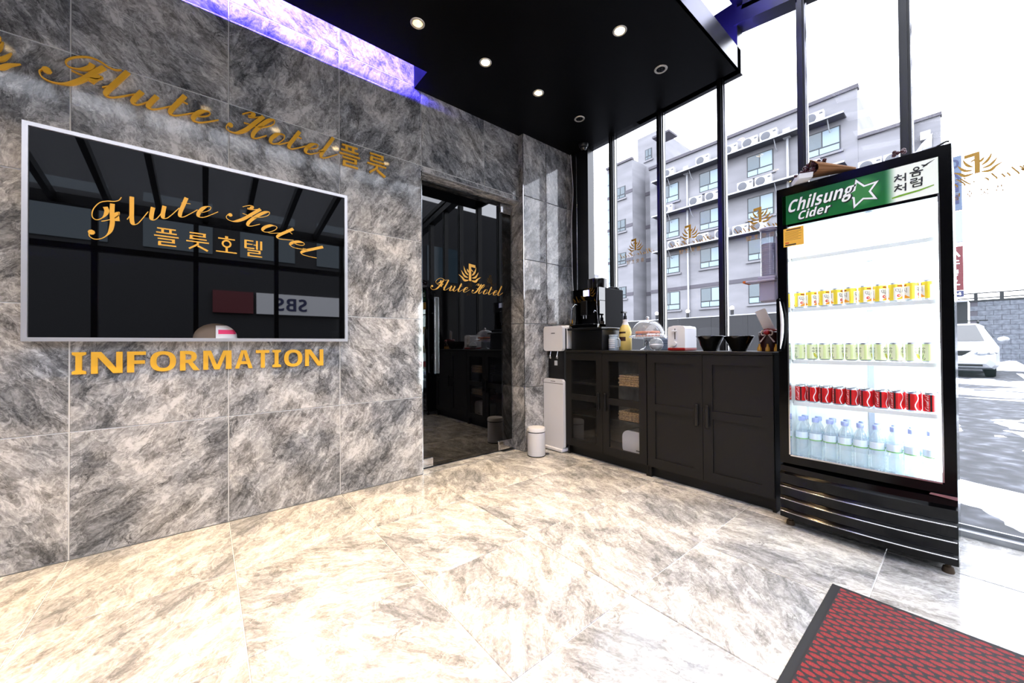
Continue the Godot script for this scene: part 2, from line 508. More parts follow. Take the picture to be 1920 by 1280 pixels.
func script_word(parent: Node, word: String, called: String, at: Vector3, sc: float, depth: float, m: Material, arc := 0.0, flip := false):
	# letters set side by side along a base line (or an arc of that radius), each a part of its own
	var widths := []
	var total := 0.0
	for ch in word:
		var w: float = 1.3 if ch == " " else SCRIPT[ch][0]
		widths.append(w)
		total += w
	var run := 0.0
	for i in word.length():
		var ch := word[i]
		if ch != " ":
			var x := (run - total / 2) * sc
			var tf := Transform2D(0, Vector2(x, 0))
			if arc > 0.0:
				var mid: float = (run + widths[i] / 2 - total / 2) * sc
				var a := mid / arc
				tf = Transform2D(-a, Vector2(sin(a), cos(a)) * arc - Vector2(0, arc)) * Transform2D(0, Vector2(-widths[i] * sc / 2, 0))
			var mb := script_letter(ch, tf, sc, depth)
			var o := obj(called, mb, m, parent)
			o.position = at
			if flip: o.rotation.y = PI
		run += widths[i]
	return total * sc

# ---------- the room ----------
func setup_view():
	var cam := Camera3D.new()
	cam.name = "camera"
	var yaw := 0.68598
	var pitch := 0.0095156
	var roll := -0.0070813
	var f := Vector3(sin(yaw) * cos(pitch), sin(pitch), -cos(yaw) * cos(pitch))
	var r := Vector3(cos(yaw), 0, sin(yaw))
	var u := r.cross(f)
	cam.transform = Transform3D(Basis(r * cos(roll) + u * sin(roll), -r * sin(roll) + u * cos(roll), -f), Vector3(0, 0.9962, 0))
	cam.fov = rad_to_deg(2 * atan(640.0 / 702.278))
	cam.near = 0.02
	cam.far = 400.0
	add_child(cam)
	cam.current = true
	var we := WorldEnvironment.new()
	we.name = "world"
	var e := Environment.new()
	var sky := Sky.new()
	var sm := ProceduralSkyMaterial.new()
	sm.sky_top_color = Color(0.93, 0.95, 1.0)
	sm.sky_horizon_color = Color(0.97, 0.98, 1.0)
	sm.ground_bottom_color = Color(0.5, 0.5, 0.52)
	sm.ground_horizon_color = Color(0.75, 0.76, 0.78)
	sm.sky_energy_multiplier = SKY
	sm.ground_energy_multiplier = 0.6 * SKY
	sky.sky_material = sm
	e.background_mode = Environment.BG_SKY
	e.sky = sky
	e.tonemap_mode = Environment.TONE_MAPPER_LINEAR
	e.tonemap_exposure = EXPOSURE
	e.sdfgi_enabled = true
	e.ssao_enabled = true
	e.ssil_enabled = true
	we.environment = e
	add_child(we)

const SKY := 2.3
const EXPOSURE := 1.0

func materials():
	var mm: Array = marble_maps()
	var a := mat("wall_marble", Color.WHITE, 0.06, 0.0, 0.44)
	a.albedo_texture = mm[0]
	var b := mat("floor_marble", Color.WHITE, 0.13, 0.0, 0.5)
	b.albedo_texture = mm[1]
	mat("grout", Color(0.82, 0.82, 0.82), 0.8)
	mat("black_panel", Color(0.02, 0.02, 0.026), 0.4, 0.0, 0.2)
	mat("black_metal", Color(0.05, 0.05, 0.06), 0.3, 0.0, 0.5)
	mat("fascia_metal", Color(0.12, 0.12, 0.13), 0.28, 0.6, 0.6)
	mat("dark_glass", Color(0.006, 0.006, 0.008), 0.015, 0.0, 0.7)
	mat("chrome", Color(0.85, 0.85, 0.87), 0.12, 1.0)
	mat("steel", Color(0.62, 0.63, 0.65), 0.3, 1.0)
	mat("gold", Color(0.92, 0.69, 0.20), 0.38, 0.15, 0.5)
	mat("gold_print", Color(0.84, 0.64, 0.24), 0.4, 0.1)
	glass("clear_glass", Color(0.95, 0.98, 0.97), 0.003).metallic_specular = 0.32
	glass("green_glass", Color(0.4, 0.82, 0.78), 0.018).metallic_specular = 0.36
	mat("frame_metal", Color(0.9, 0.9, 0.92), 0.34, 0.9)
	glass("polycarbonate", Color(0.9, 0.92, 0.95), 0.12, 0.2)
	mat("white_plastic", Color(0.86, 0.86, 0.88), 0.3)
	mat("black_plastic", Color(0.02, 0.02, 0.022), 0.3)
	mat("white_paint", Color(0.85, 0.85, 0.86), 0.6)
	mat("plain_wall", Color(0.3, 0.29, 0.28), 0.7)

func slab(called: String, x0, x1, y0, y1, z0, z1, m: Material, parent: Node) -> MeshInstance3D:
	var mb := MB.new()
	mb.bx(x0, x1, y0, y1, z0, z1)
	return obj(called, mb, m, parent)

func marble_wall():
	var w := struct_root("wall_back", "polished grey marble tile wall behind the reception window")
	# masonry behind the tiles, with the reception opening and the door recess left free
	var g: Material = M.grout
	slab("masonry", -3.2, 1.303, 0.0, 3.9, AZ - 0.2, AZ - 0.004, g, w)
	slab("masonry", 1.303, 2.30, 2.36, 3.9, AZ - 0.2, AZ - 0.004, g, w)
	slab("masonry", 2.312, 3.2, 0.0, 3.9, AZ - 0.2, AZ + 0.05, g, w)
	var gap := 0.006
	var th := 0.008
	for i in range(-5, 3):
		for j in 7:
			var x0 := -0.497 + i * TILE
			var y0 := j * TILE
			var hh := TILE if j < 6 else 0.3
			if y0 > 3.85: continue
			var t := obj("tile", tile_shape(TILE - gap, minf(hh, 3.9 - y0) - gap, th), M.wall_marble, w)
			t.position = Vector3(x0 + TILE / 2, y0 + minf(hh, 3.9 - y0) / 2, AZ - th)
	# above the door
	for x in [[1.303, 1.903], [1.903, 2.30]]:
		for y in [[2.36, 2.40], [2.40, 3.0], [3.0, 3.6]]:
			var t := obj("tile", tile_shape(x[1] - x[0] - gap, y[1] - y[0] - gap, th), M.wall_marble, w)
			t.position = Vector3((x[0] + x[1]) / 2, (y[0] + y[1]) / 2, AZ - th)
	# pier beside the door: front stands 6 cm proud, its side is clad as well
	var pz := AZ + 0.06
	var xs := [2.305, 2.60, 2.90, 3.0]
	for k in 3:
		for j in 6:
			var t := obj("tile", tile_shape(xs[k + 1] - xs[k] - gap, TILE - gap, th), M.wall_marble, w)
			t.position = Vector3((xs[k] + xs[k + 1]) / 2, j * TILE + TILE / 2, pz - th)
	for j in 6:
		var t := obj("tile", tile_shape(0.19, TILE - gap, th), M.wall_marble, w)
		t.rotation.y = -PI / 2
		t.position = Vector3(2.311, j * TILE + TILE / 2, pz - 0.1 - 0.002)
	var mb := MB.new()
	mb.bx(2.2985, 2.3025, 0, CEIL, pz - 0.002, pz + 0.002)
	obj("corner_trim", mb, M.chrome, w)
	mb = MB.new()
	mb.bx(1.2995, 1.3055, 0, 2.36, AZ - 0.15, AZ + 0.001)
	obj("corner_trim", mb, M.chrome, w)
	slab("recess_back", 1.30, 2.32, 0, 2.5, AZ - 0.22, AZ - 0.2, M.black_panel, w)
	slab("recess_head", 1.30, 2.30, 2.352, 2.36, AZ - 0.2, AZ - 0.002, M.wall_marble, w)

func floor_tiles():
	var f := struct_root("floor", "polished pale marble floor tiles")
	slab("screed", -3.2, 3.12, -0.12, -0.004, AZ - 0.2, 2.1, M.grout, f)
	var gap := 0.004
	var th := 0.012
	for i in range(-5, 7):
		for j in range(0, 8):
			var x0 := -0.497 + i * 0.602
			var z0 := AZ + j * 0.607
			var x1 := minf(x0 + 0.602, 3.10)
			if x1 - x0 < 0.05: continue
			var mb := MB.new()
			mb.xf = Transform3D(Basis(Vector3.RIGHT, -PI / 2), Vector3())
			tile_shape(x1 - x0 - gap, minf(0.607, 2.08 - z0) - gap, th, mb)
			var t := obj("tile", mb, M.floor_marble, f)
			t.position = Vector3((x0 + x1) / 2, -th, z0 + minf(0.607, 2.08 - z0) / 2)
	# strip under the door leaf
	var mb2 := MB.new()
	mb2.xf = Transform3D(Basis(Vector3.RIGHT, -PI / 2), Vector3())
	tile_shape(0.995, 0.19, th, mb2)
	obj("tile", mb2, M.floor_marble, f).position = Vector3(1.80, -th, AZ - 0.099)

func roof_y(z: float) -> float:
	return 3.5 - 0.17 * (z + 1.07)

func ceilings():
	var c := struct_root("ceiling", "black dropped ceiling with recessed downlights")
	var top := CEIL + 0.17
	var mb := MB.new()
	mb.bx(-3.2, 1.243, CEIL, CEIL + 0.012, -2.47, -1.04)
	mb.bx(1.243, 3.04, CEIL, CEIL + 0.012, AZ, -1.04)
	obj("soffit", mb, M.black_panel, c)
	mb = MB.new()
	mb.bx(-3.2, 3.04, CEIL, top, -1.052, -1.04)
	obj("fascia", mb, M.fascia_metal, c)
	mb = MB.new()
	mb.bx(-3.2, 1.243, CEIL, CEIL + 0.06, -2.47, -2.458)
	mb.bx(1.243, 1.255, CEIL, CEIL + 0.35, AZ, -2.458)
	obj("cove_edge", mb, M.black_panel, c)
	mb = MB.new()
	mb.bx(-3.2, 3.04, 3.9, 3.95, AZ - 0.1, -1.0)
	mb.bx(-3.2, 3.04, 3.45, 3.95, -1.06, -1.0)
	mb.bx(-3.2, 1.243, CEIL + 0.012, 3.9, -2.2, -2.18)
	mb.bx(1.255, 3.04, CEIL + 0.012, 3.9, -2.6, -2.58)
	obj("upper_slab", mb, M.black_panel, c)
	# roof of ribbed clear sheets on black rafters, falling towards the street
	var r := struct_root("roof", "ribbed translucent roof sheets on black rafters")
	var za := -1.0
	var zb := 2.05
	for k in range(-6, 7):
		var x := k * 0.5
		var b := MB.new()
		b.xf = Transform3D(Basis(Vector3.RIGHT, atan(0.17)), Vector3(x, (roof_y(za) + roof_y(zb)) / 2 - 0.05, (za + zb) / 2))
		b.box(Vector3(), Vector3(0.06, 0.1, (zb - za) / cos(atan(0.17))))
		obj("rafter", b, M.black_metal, r)
		if k < 6:
			b = MB.new()
			var n := 20
			for q in n:
				var xa := x + 0.5 * q / n
				var xb := x + 0.5 * (q + 1) / n
				var ya := 0.004 if q % 2 == 0 else 0.0
				var yb := 0.0 if q % 2 == 0 else 0.004
				b.quad(Vector3(xa, roof_y(zb) + ya, zb), Vector3(xb, roof_y(zb) + yb, zb), Vector3(xb, roof_y(za) + yb, za), Vector3(xa, roof_y(za) + ya, za))
			obj("roof_sheet", b, M.polycarbonate, r)

func glass_wall():
	var w := struct_root("wall_right", "glass wall in slim black mullions")
	var zs := [-2.15, -1.66, -1.17, -0.675, -0.21, 0.28, 0.77, 1.26, 1.75]
	var beam := func(z: float) -> float: return roof_y(z) - 0.19
	for z in zs:
		var h: float = CEIL if z < -1.05 else beam.call(z) + 0.05
		var mb := MB.new()
		mb.bx(GX - 0.035, GX + 0.035, 0.0, h, z - 0.022, z + 0.022)
		mb.bx(GX - 0.05, GX - 0.035, 0.0, h, z - 0.012, z + 0.012)
		obj("mullion", mb, M.black_metal, w)
		mb = MB.new()
		mb.bx(GX - 0.012, GX + 0.004, 0.0, h, z + 0.022, z + 0.028)
		obj("glazing_bead", mb, M.chrome, w)
	var edge := [-2.42] + zs + [2.05]
	for i in edge.size() - 1:
		var a: float = edge[i] + (0.0 if i == 0 else 0.022)
		var b: float = edge[i + 1] - 0.022
		var mb := MB.new()
		var ha: float = CEIL if b < -1.1 else minf(beam.call(a), 9.0)
		var hb: float = CEIL if b < -1.1 else beam.call(b)
		mb.quad(Vector3(GX, 0.03, b), Vector3(GX, 0.03, a), Vector3(GX, ha, a), Vector3(GX, hb, b))
		obj("pane", mb, M.clear_glass, w)
	var mb := MB.new()
	mb.bx(2.985, GX + 0.05, 0.0, CEIL, AZ - 0.05, -2.42)
	obj("corner_post", mb, M.black_metal, w)
	mb = MB.new()
	mb.xf = Transform3D(Basis(Vector3.RIGHT, atan(0.17)), Vector3(GX, (roof_y(-1.05) + roof_y(2.05)) / 2 - 0.13, 0.5))
	mb.box(Vector3(), Vector3(0.12, 0.12, 3.15))
	obj("head_beam", mb, M.black_metal, w)
	mb = MB.new()
	mb.bx(GX - 0.05, GX + 0.05, CEIL - 0.0, CEIL + 0.5, AZ, -1.04)
	obj("upstand", mb, M.black_metal, w)
	mb = MB.new()
	mb.bx(GX - 0.03, GX + 0.08, 0.0, 0.03, -2.42, 2.05)
	mb.bx(GX + 0.03, GX + 0.045, 0.03, 0.045, -2.42, 2.05)
	obj("sill_rail", mb, M.steel, w)
	# street front and far side, out of the frame but mirrored in the dark glass
	var fr := struct_root("wall_front", "street front of glass in black frames")
	var x := -3.2
	while x < 3.0:
		var m2 := MB.new()
		m2.bx(x - 0.03, x + 0.03, 0.0, roof_y(2.05), 2.02, 2.1)
		obj("mullion", m2, M.black_metal, fr)
		m2 = MB.new()
		m2.quad(Vector3(x + 0.03, 0.05, 2.06), Vector3(minf(x + 1.0, 3.03) - 0.03, 0.05, 2.06), Vector3(minf(x + 1.0, 3.03) - 0.03, 2.9, 2.06), Vector3(x + 0.03, 2.9, 2.06))
		obj("pane", m2, M.clear_glass, fr)
		x += 1.03
	var m3 := MB.new()
	m3.bx(-3.2, GX, 2.85, 3.05, 2.0, 2.1)
	m3.bx(-3.2, GX, 2.28, 2.36, 2.02, 2.1)
	m3.bx(-3.2, GX, 0.0, 0.08, 2.02, 2.1)
	obj("transom", m3, M.black_metal, fr)
	var l := struct_root("wall_left", "plain wall at the far side of the lobby")
	slab("plaster", -3.3, -3.2, 0, 3.95, AZ - 0.2, 2.1, M.plain_wall, l)

func cove_lights():
	# blue LED strips hidden on top of the dropped ceiling
	glow("blue_led", Color(0.12, 0.1, 1.0), 6.0)
	var o := thing("led_strip", "blue LED strip in the ceiling cove along the marble wall", "light", Vector3(0, 0, 0))
	slab("diode_tape", -3.1, 1.2, CEIL + 0.075, CEIL + 0.085, -2.41, -2.40, M.blue_led, o)
	slab("channel", -3.1, 1.2, CEIL + 0.012, CEIL + 0.075, -2.415, -2.395, M.black_metal, o)
	for k in 3:
		var l := AreaLight3D.new()
		l.name = "blue_light"
		l.area_size = Vector2(1.42, 0.02)
		l.area_normalize_energy = true
		l.light_color = Color(0.34, 0.29, 1.0)
		l.light_energy = BLUE
		l.shadow_enabled = true
		o.add_child(l, true)
		l.position = Vector3(-2.39 + k * 1.43, CEIL + 0.095, -2.412)
		l.rotation = Vector3(deg_to_rad(18), 0, 0)
	o = thing("led_strip", "blue LED strip on the front edge of the dropped ceiling", "light", Vector3(0, 0, 0))
	slab("diode_tape", -3.1, 3.0, CEIL + 0.13, CEIL + 0.14, -1.10, -1.09, M.blue_led, o)
	slab("channel", -3.1, 3.0, CEIL + 0.012, CEIL + 0.13, -1.105, -1.085, M.black_metal, o)
	for k in 3:
		var l := AreaLight3D.new()
		l.name = "blue_light"
		l.area_size = Vector2(2.0, 0.02)
		l.area_normalize_energy = true
		l.light_color = Color(0.34, 0.29, 1.0)
		l.light_energy = BLUE
		l.shadow_enabled = true
		o.add_child(l, true)
		l.position = Vector3(-2.1 + k * 2.05, CEIL + 0.16, -1.095)
		l.rotation = Vector3(deg_to_rad(90), 0, 0)

const BLUE := 14.0
const DOWN := 2.2

func downlights():
	glow("lamp_face", Color(1.0, 0.86, 0.62), 80.0)
	mat("lamp_ring", Color(0.8, 0.78, 0.74), 0.35, 0.6)
	mat("lamp_off", Color(0.3, 0.3, 0.31), 0.25, 0.7)
	var src := thing("downlight", "lit warm downlight in the ceiling row beside the marble wall", "downlight", Vector3(), 0.0, "lit downlights in the dropped ceiling")
	var mb := MB.new()
	mb.lathe([Vector2(0.030, 0.004), Vector2(0.031, -0.002), Vector2(0.040, -0.004), Vector2(0.044, 0.0)], 28)
	obj("trim_ring", mb, M.lamp_ring, src)
	mb = MB.new()
	mb.lathe([Vector2(0, 0.0), Vector2(0.031, 0.0), Vector2(0.031, 0.012), Vector2(0, 0.012)], 24)
	obj("lamp_face", mb, M.lamp_face, src)
	var l := SpotLight3D.new()
	l.name = "lamp_light"
	l.spot_angle = 36.0
	l.spot_angle_attenuation = 0.9
	l.light_color = Color(1.0, 0.84, 0.6)
	l.light_energy = DOWN
	l.light_size = 0.03
	l.shadow_enabled = true
	src.add_child(l, true)
	l.position = Vector3(0, -0.012, 0)
	l.rotation.x = -PI / 2
	src.position = Vector3(1.01, CEIL, -2.13)
	var first := true
	for row in [[-2.13, [-2.04, -1.53, -1.02, -0.51, 0.0, 0.5, 1.01, 1.52, 2.03]], [-1.38, [-2.04, -1.53, -1.02, -0.51, 0.0, 0.5, 1.01, 1.52, 2.03]]]:
		for x in row[1]:
			if x == 1.01 and row[0] == -2.13: continue
			again(src, Vector3(x, CEIL, row[0]), "lit warm downlight in the ceiling row " + ("beside the marble wall" if row[0] < -2.0 else "towards the front edge of the black ceiling"))
	for z in [-1.39, -2.15]:
		var o := thing("downlight", "unlit round downlight near the " + ("front edge" if z > -2.0 else "corner post") + " of the black ceiling", "downlight", Vector3(2.545, CEIL, z), 0.0, "unlit downlights")
		var b := MB.new()
		b.lathe([Vector2(0.028, 0.006), Vector2(0.031, -0.003), Vector2(0.042, -0.004), Vector2(0.046, 0.0)], 28)
		obj("trim_ring", b, M.lamp_ring, o)
		b = MB.new()
		b.lathe([Vector2(0, 0.002), Vector2(0.03, 0.002), Vector2(0.03, 0.012), Vector2(0, 0.012)], 24)
		obj("reflector", b, M.lamp_off, o)
		for k in 4:
			b = MB.new()
			var a := k * TAU / 4 + 0.4
			b.lathe([Vector2(0, -0.003), Vector2(0.006, -0.003), Vector2(0.007, 0.002)], 10, Vector3(cos(a) * 0.014, 0, sin(a) * 0.014))
			obj("diode_lens", b, M.black_metal, o)
	var cam := thing("dome_camera", "small black dome camera under the ceiling by the corner post", "camera", Vector3(2.90, CEIL, -2.40))
	mb = MB.new()
	mb.lathe([Vector2(0.035, -0.03), Vector2(0.045, -0.02), Vector2(0.048, 0.0)], 24)
	obj("housing", mb, M.black_plastic, cam)
	mb = MB.new()
	var pr := []
	for i in 9: pr.append(Vector2(0.034 * sin(i * PI / 16), -0.03 - 0.034 * cos(i * PI / 16)))
	mb.lathe(pr, 24)
	obj("dome", mb, M.dark_glass, cam)

func _ready():
	rng.seed = 7
	setup_view()
	materials()
	marble_wall()
	floor_tiles()
	ceilings()
	glass_wall()
	cove_lights()
	downlights()
	build_rest()

# ---------- outside ----------
func tex_noise(seed_: int, freq: float, stops: Array, size := 512, oct := 4) -> NoiseTexture2D:
	var t := NoiseTexture2D.new()
	t.width = size
	t.height = size
	t.seamless = true
	t.noise = noise(seed_, freq, oct)
	var g := Gradient.new()
	var off := PackedFloat32Array()
	var cols := PackedColorArray()
	for s in stops:
		off.append(s[0])
		cols.append(s[1])
	g.offsets = off
	g.colors = cols
	t.color_ramp = g
	return t

func snow_field(mb: MB, x0: float, x1: float, z0: float, z1: float, cell: float, seed_: int, cut: float, high: float, base: float, fx := 1.0, fz := 1.0):
	# drifted snow: a low height field, kept only where the drift is deeper than nothing
	var f := noise(seed_, 1.0, 4)
	var nx := int((x1 - x0) / cell)
	var nz := int((z1 - z0) / cell)
	var hs := []
	for i in nx + 1:
		var row := []
		for j in nz + 1:
			var e := minf(minf(i, nx - i) / (nx * 0.25), minf(j, nz - j) / (nz * 0.12))
			row.append((f.get_noise_2d((x0 + i * cell) * fx, (z0 + j * cell) * fz) + minf(e, 1.0) * 0.35 - 0.35 - cut) * high)
		hs.append(row)
	for i in nx:
		for j in nz:
			if maxf(maxf(hs[i][j], hs[i + 1][j]), maxf(hs[i][j + 1], hs[i + 1][j + 1])) <= 0: continue
			var p := []
			for k in [[0, 0], [0, 1], [1, 1], [1, 0]]:
				p.append(Vector3(x0 + (i + k[0]) * cell, base + maxf(hs[i + k[0]][j + k[1]], -0.012), z0 + (j + k[1]) * cell))
			mb.quad(p[0], p[1], p[2], p[3])

func outside():
	var asph := mat("asphalt", Color.WHITE, 0.75)
	asph.albedo_texture = tex_noise(3, 0.02, [[0.0, Color(0.09, 0.095, 0.11)], [0.45, Color(0.17, 0.175, 0.195)], [0.62, Color(0.23, 0.235, 0.26)], [1.0, Color(0.46, 0.47, 0.5)]], 512, 6)
	asph.uv1_triplanar = true
	asph.uv1_world_triplanar = true
	asph.uv1_scale = Vector3(0.4, 0.4, 0.4)
	mat("snow", Color(0.80, 0.81, 0.84), 0.7)
	var pl := mat("plaster", Color.WHITE, 0.8)
	pl.albedo_texture = tex_noise(9, 0.01, [[0.0, Color(0.45, 0.45, 0.47)], [1.0, Color(0.53, 0.53, 0.55)]], 256)
	pl.uv1_triplanar = true
	pl.uv1_world_triplanar = true
	pl.uv1_scale = Vector3(0.08, 0.3, 0.08)
	mat("plaster_band", Color(0.31, 0.3, 0.33), 0.8)
	mat("ledge_paint", Color(0.25, 0.245, 0.27), 0.7)
	mat("ledge_edge", Color(0.66, 0.67, 0.69), 0.5)
	mat("window_frame", Color(0.10, 0.13, 0.16), 0.4)
	mat("window_glass", Color(0.22, 0.29, 0.33), 0.06, 0.0, 0.6)
	mat("window_blind", Color(0.5, 0.58, 0.63), 0.25)
	mat("unit_white", Color(0.68, 0.68, 0.69), 0.5)
	mat("unit_grille", Color(0.30, 0.31, 0.34), 0.5)
	mat("fence_dark", Color(0.085, 0.09, 0.11), 0.6)
	var bl := mat("concrete_block", Color.WHITE, 0.9)
	bl.albedo_texture = tex_noise(15, 0.05, [[0.0, Color(0.32, 0.335, 0.365)], [1.0, Color(0.46, 0.475, 0.51)]], 256)
	bl.uv1_triplanar = true
	bl.uv1_world_triplanar = true
	bl.uv1_scale = Vector3(0.5, 0.5, 0.5)
	var g := struct_root("ground", "asphalt yard outside the glass wall")
	slab("asphalt", 3.12, 90, -0.3, -0.05, -70, 2.12, asph, g)
	slab("asphalt", -40, 90, -0.3, -0.05, 2.12, 60, asph, g)
	var mb := MB.new()
	snow_field(mb, 3.2, 4.5, -1.6, 2.4, 0.06, 4, -0.28, 0.07, -0.05, 1.1, 0.9)
	snow_field(mb, 10.8, 17.0, -3.0, 5.0, 0.12, 8, -0.02, 0.16, -0.05, 0.75, 0.28)
	snow_field(mb, 21.9, 23.9, 0.3, 6.0, 0.15, 12, -0.25, 0.45, -0.05, 0.8, 0.8)
	snow_field(mb, 6.0, 9.0, -1.0, 3.0, 0.06, 18, 0.16, 0.05, -0.05, 0.9, 2.0)
	tag(obj("snow", mb, M.snow, self, "stuff"), "patches of drifted snow on the dark asphalt yard", "snow")
	# markings of a parking bay
	mb = MB.new()
	mb.bx(17.3, 20.5, -0.05, -0.045, 0.95, 1.07)
	tag(obj("parking_line", mb, M.snow), "white painted parking bay line beside the white car", "marking")
	building()
	yard_wall()
	car()
	street_signs()

func far_window(b: Node, z0: float, z1: float, y0: float, y1: float, X: float, blind := true):
	var mb := MB.new()
	mb.bx(X - 0.03, X + 0.05, y0, y1, z0, z1)
	var w := obj("window", mb, M.window_frame, b)
	var yc := y0 + (y1 - y0) * 0.3
	var zm := (z0 + z1) / 2
	for r in [[z0 + 0.06, zm - 0.03, yc + 0.04, y1 - 0.06, 0], [zm + 0.03, z1 - 0.06, yc + 0.04, y1 - 0.06, 1], [z0 + 0.06, z0 + (z1 - z0) * 0.4, y0 + 0.06, yc - 0.04, 1], [z0 + (z1 - z0) * 0.4 + 0.05, z1 - 0.06, y0 + 0.06, yc - 0.04, 1]]:
		var p := MB.new()
		p.bx(X - 0.045, X - 0.03, r[2], r[3], r[0], r[1])
		obj("pane", p, M.window_blind if blind and r[4] == 1 else M.window_glass, w)
	mb = MB.new()
	mb.bx(X - 0.12, X, y0 - 0.14, y0 - 0.02, z0 - 0.12, z1 + 0.12)
	obj("window_sill", mb, M.plaster, b)

func building():
	var X := 27.0
	var b := thing("office_building", "long grey plastered building with rows of air conditioners on ledges", "building", Vector3())
	for q in [["main_block", X, 38.0, -0.05, 14.7, -15.75, -3.66], ["lower_block", X + 0.02, 38.0, -0.05, 11.93, -3.66, -1.72], ["end_block", X + 0.5, 38.0, -0.05, 12.0, -1.72, -0.77], ["recess_wall", X + 0.9, 38.0, -0.05, 15.5, -17.2, -15.75], ["wing", X - 1.0, 38.0, -0.05, 15.62, -19.06, -16.68], ["stair_tower", X + 1.3, 36.0, 14.0, 18.3, -17.6, -15.6]]:
		slab(q[0], q[1], q[2], q[3], q[4], q[5], q[6], M.plaster, b)
	for q in [[X - 0.12, X + 0.3, 14.62, 14.82, -15.8, -3.6], [X - 0.1, X + 0.3, 11.85, 12.02, -3.66, -1.7], [X - 1.1, X - 0.8, 15.55, 15.72, -19.1, -16.64], [X + 0.4, X + 0.8, 11.95, 12.1, -1.75, -0.72], [X + 0.3, X + 1.6, 17.2, 17.35, -15.7, -14.3]]:
		slab("parapet", q[0], q[1], q[2], q[3], q[4], q[5], M.plaster_band, b)
	for y in [4.95, 7.7, 10.4, 13.1]:
		slab("band", X + 0.86, X + 0.92, y, y + 0.28, -16.68, -15.75, M.plaster_band, b)
		slab("band", X - 1.03, X - 0.98, y - 0.1, y + 0.15, -19.06, -16.68, M.plaster_band, b)
	slab("band", X - 0.04, X + 0.02, 4.95, 5.2, -15.75, -1.72, M.plaster_band, b)
	for y in [11.6, 8.93, 6.26, 3.52]:
		for z in [[-14.9, -13.44], [-11.95, -10.5], [-8.95, -7.5], [-5.95, -4.35]]:
			far_window(b, z[0], z[1], y, y + 1.36, X)
		far_window(b, -18.2, -17.3, y + 1.15, y + 2.1, X - 1.0, false)
	far_window(b, -16.9, -16.3, 16.2, 17.1, X + 1.3, false)
	for k in 14:
		slab("glass_block", X - 1.02, X - 0.99, 1.0 + k * 1.02, 1.9 + k * 1.02, -19.04, -18.7, M.window_blind, b)
	for y in [13.3, 10.65, 7.95]:
		var mb := MB.new()
		mb.bx(X - 0.75, X, y - 0.05, y, -15.2, -4.1)
		var l := obj("ledge", mb, M.ledge_paint, b)
		slab("ledge_edge", X - 0.78, X - 0.75, y - 0.06, y + 0.03, -15.2, -4.1, M.ledge_edge, l)
		for z in [-14.0, -12.4, -10.2, -7.3, -4.8]:
			var br := MB.new()
			br.tube([Vector3(X, y - 0.6, z), Vector3(X - 0.3, y - 0.45, z), Vector3(X - 0.6, y - 0.05, z)], 0.025, 6)
			obj("bracket", br, M.ledge_edge, l)
	var lm := MB.new()
	lm.bx(X - 0.7, X + 0.1, 9.75, 9.8, -3.6, -1.9)
	var ll := obj("ledge", lm, M.ledge_paint, b)
	slab("ledge_edge", X - 0.73, X - 0.7, 9.74, 9.83, -3.6, -1.9, M.ledge_edge, ll)
	for z in [-12.77, -6.75]:
		var p := MB.new()
		p.cyl(Vector3(X - 0.12, 0.0, z), 0.07, 13.2, 10)
		obj("rain_pipe", p, M.ledge_edge, b)
		p = MB.new()
		p.bx(X - 0.32, X - 0.02, 13.2, 13.75, z - 0.18, z + 0.18)
		obj("pipe_hopper", p, M.unit_white, b)
	var p2 := MB.new()
	p2.cyl(Vector3(X + 0.35, 0, -1.25), 0.07, 10.9, 10)
	obj("rain_pipe", p2, M.ledge_edge, b)
	slab("pipe_hopper", X + 0.18, X + 0.48, 10.9, 11.3, -1.42, -1.08, M.unit_white, b)
	# outdoor units
	var src := thing("air_conditioner", "white outdoor air conditioner unit on a ledge of the grey building", "air conditioner", Vector3(), 0.0, "outdoor units on the building ledges")
	var mb := MB.new()
	mb.cbox(Vector3(0, 0.32, 0), Vector3(0.34, 0.6, 0.9), 0.02)
	obj("casing", mb, M.unit_white, src)
	mb = MB.new()
	mb.xf = Transform3D(Basis(Vector3.BACK, PI / 2), Vector3(-0.17, 0.32, -0.14))
	mb.lathe([Vector2(0.25, 0.0), Vector2(0.25, 0.02), Vector2(0.2, 0.03), Vector2(0.06, 0.03), Vector2(0, 0.03)], 20)
	obj("fan_grille", mb, M.unit_grille, src)
	mb = MB.new()
	mb.bx(-0.18, -0.165, 0.42, 0.5, 0.25, 0.4)
	obj("name_plate", mb, M.unit_grille, src)
	var first := true
	for row in [[13.3, [-13.95, -11.5, -9.75, -8.6, -7.6, -5.4]], [10.65, [-14.1, -12.0, -10.9, -8.9, -7.9, -5.6]], [7.95, [-13.6, -11.6, -10.3, -9.2, -8.2, -5.0]], [9.8, [-3.15, -2.2]]]:
		for z in row[1]:
			var c: Node3D = src if first else again(src, Vector3())
			c.set_meta("label", "white outdoor air conditioner on the " + {13.3: "topmost ledge", 10.65: "second ledge from the top", 7.95: "lowest ledge", 9.8: "short ledge"}[row[0]] + (" of the grey building" if row[0] != 9.8 else " of the low end block"))
			c.position = Vector3(X - 0.42 if row[0] != 9.8 else X - 0.38, row[0], z)
			first = false
	var f := thing("far_tower", "pale distant tower block seen past the corner post", "building", Vector3(62, -0.05, -56))
	slab("tower_wall", 0, 8, 0, 17, -3, 2.2, M.plaster, f)
	for y in [9.0, 12.5]: slab("window", -0.05, 0, y, y + 1.5, 0.2, 1.2, M.window_glass, f)

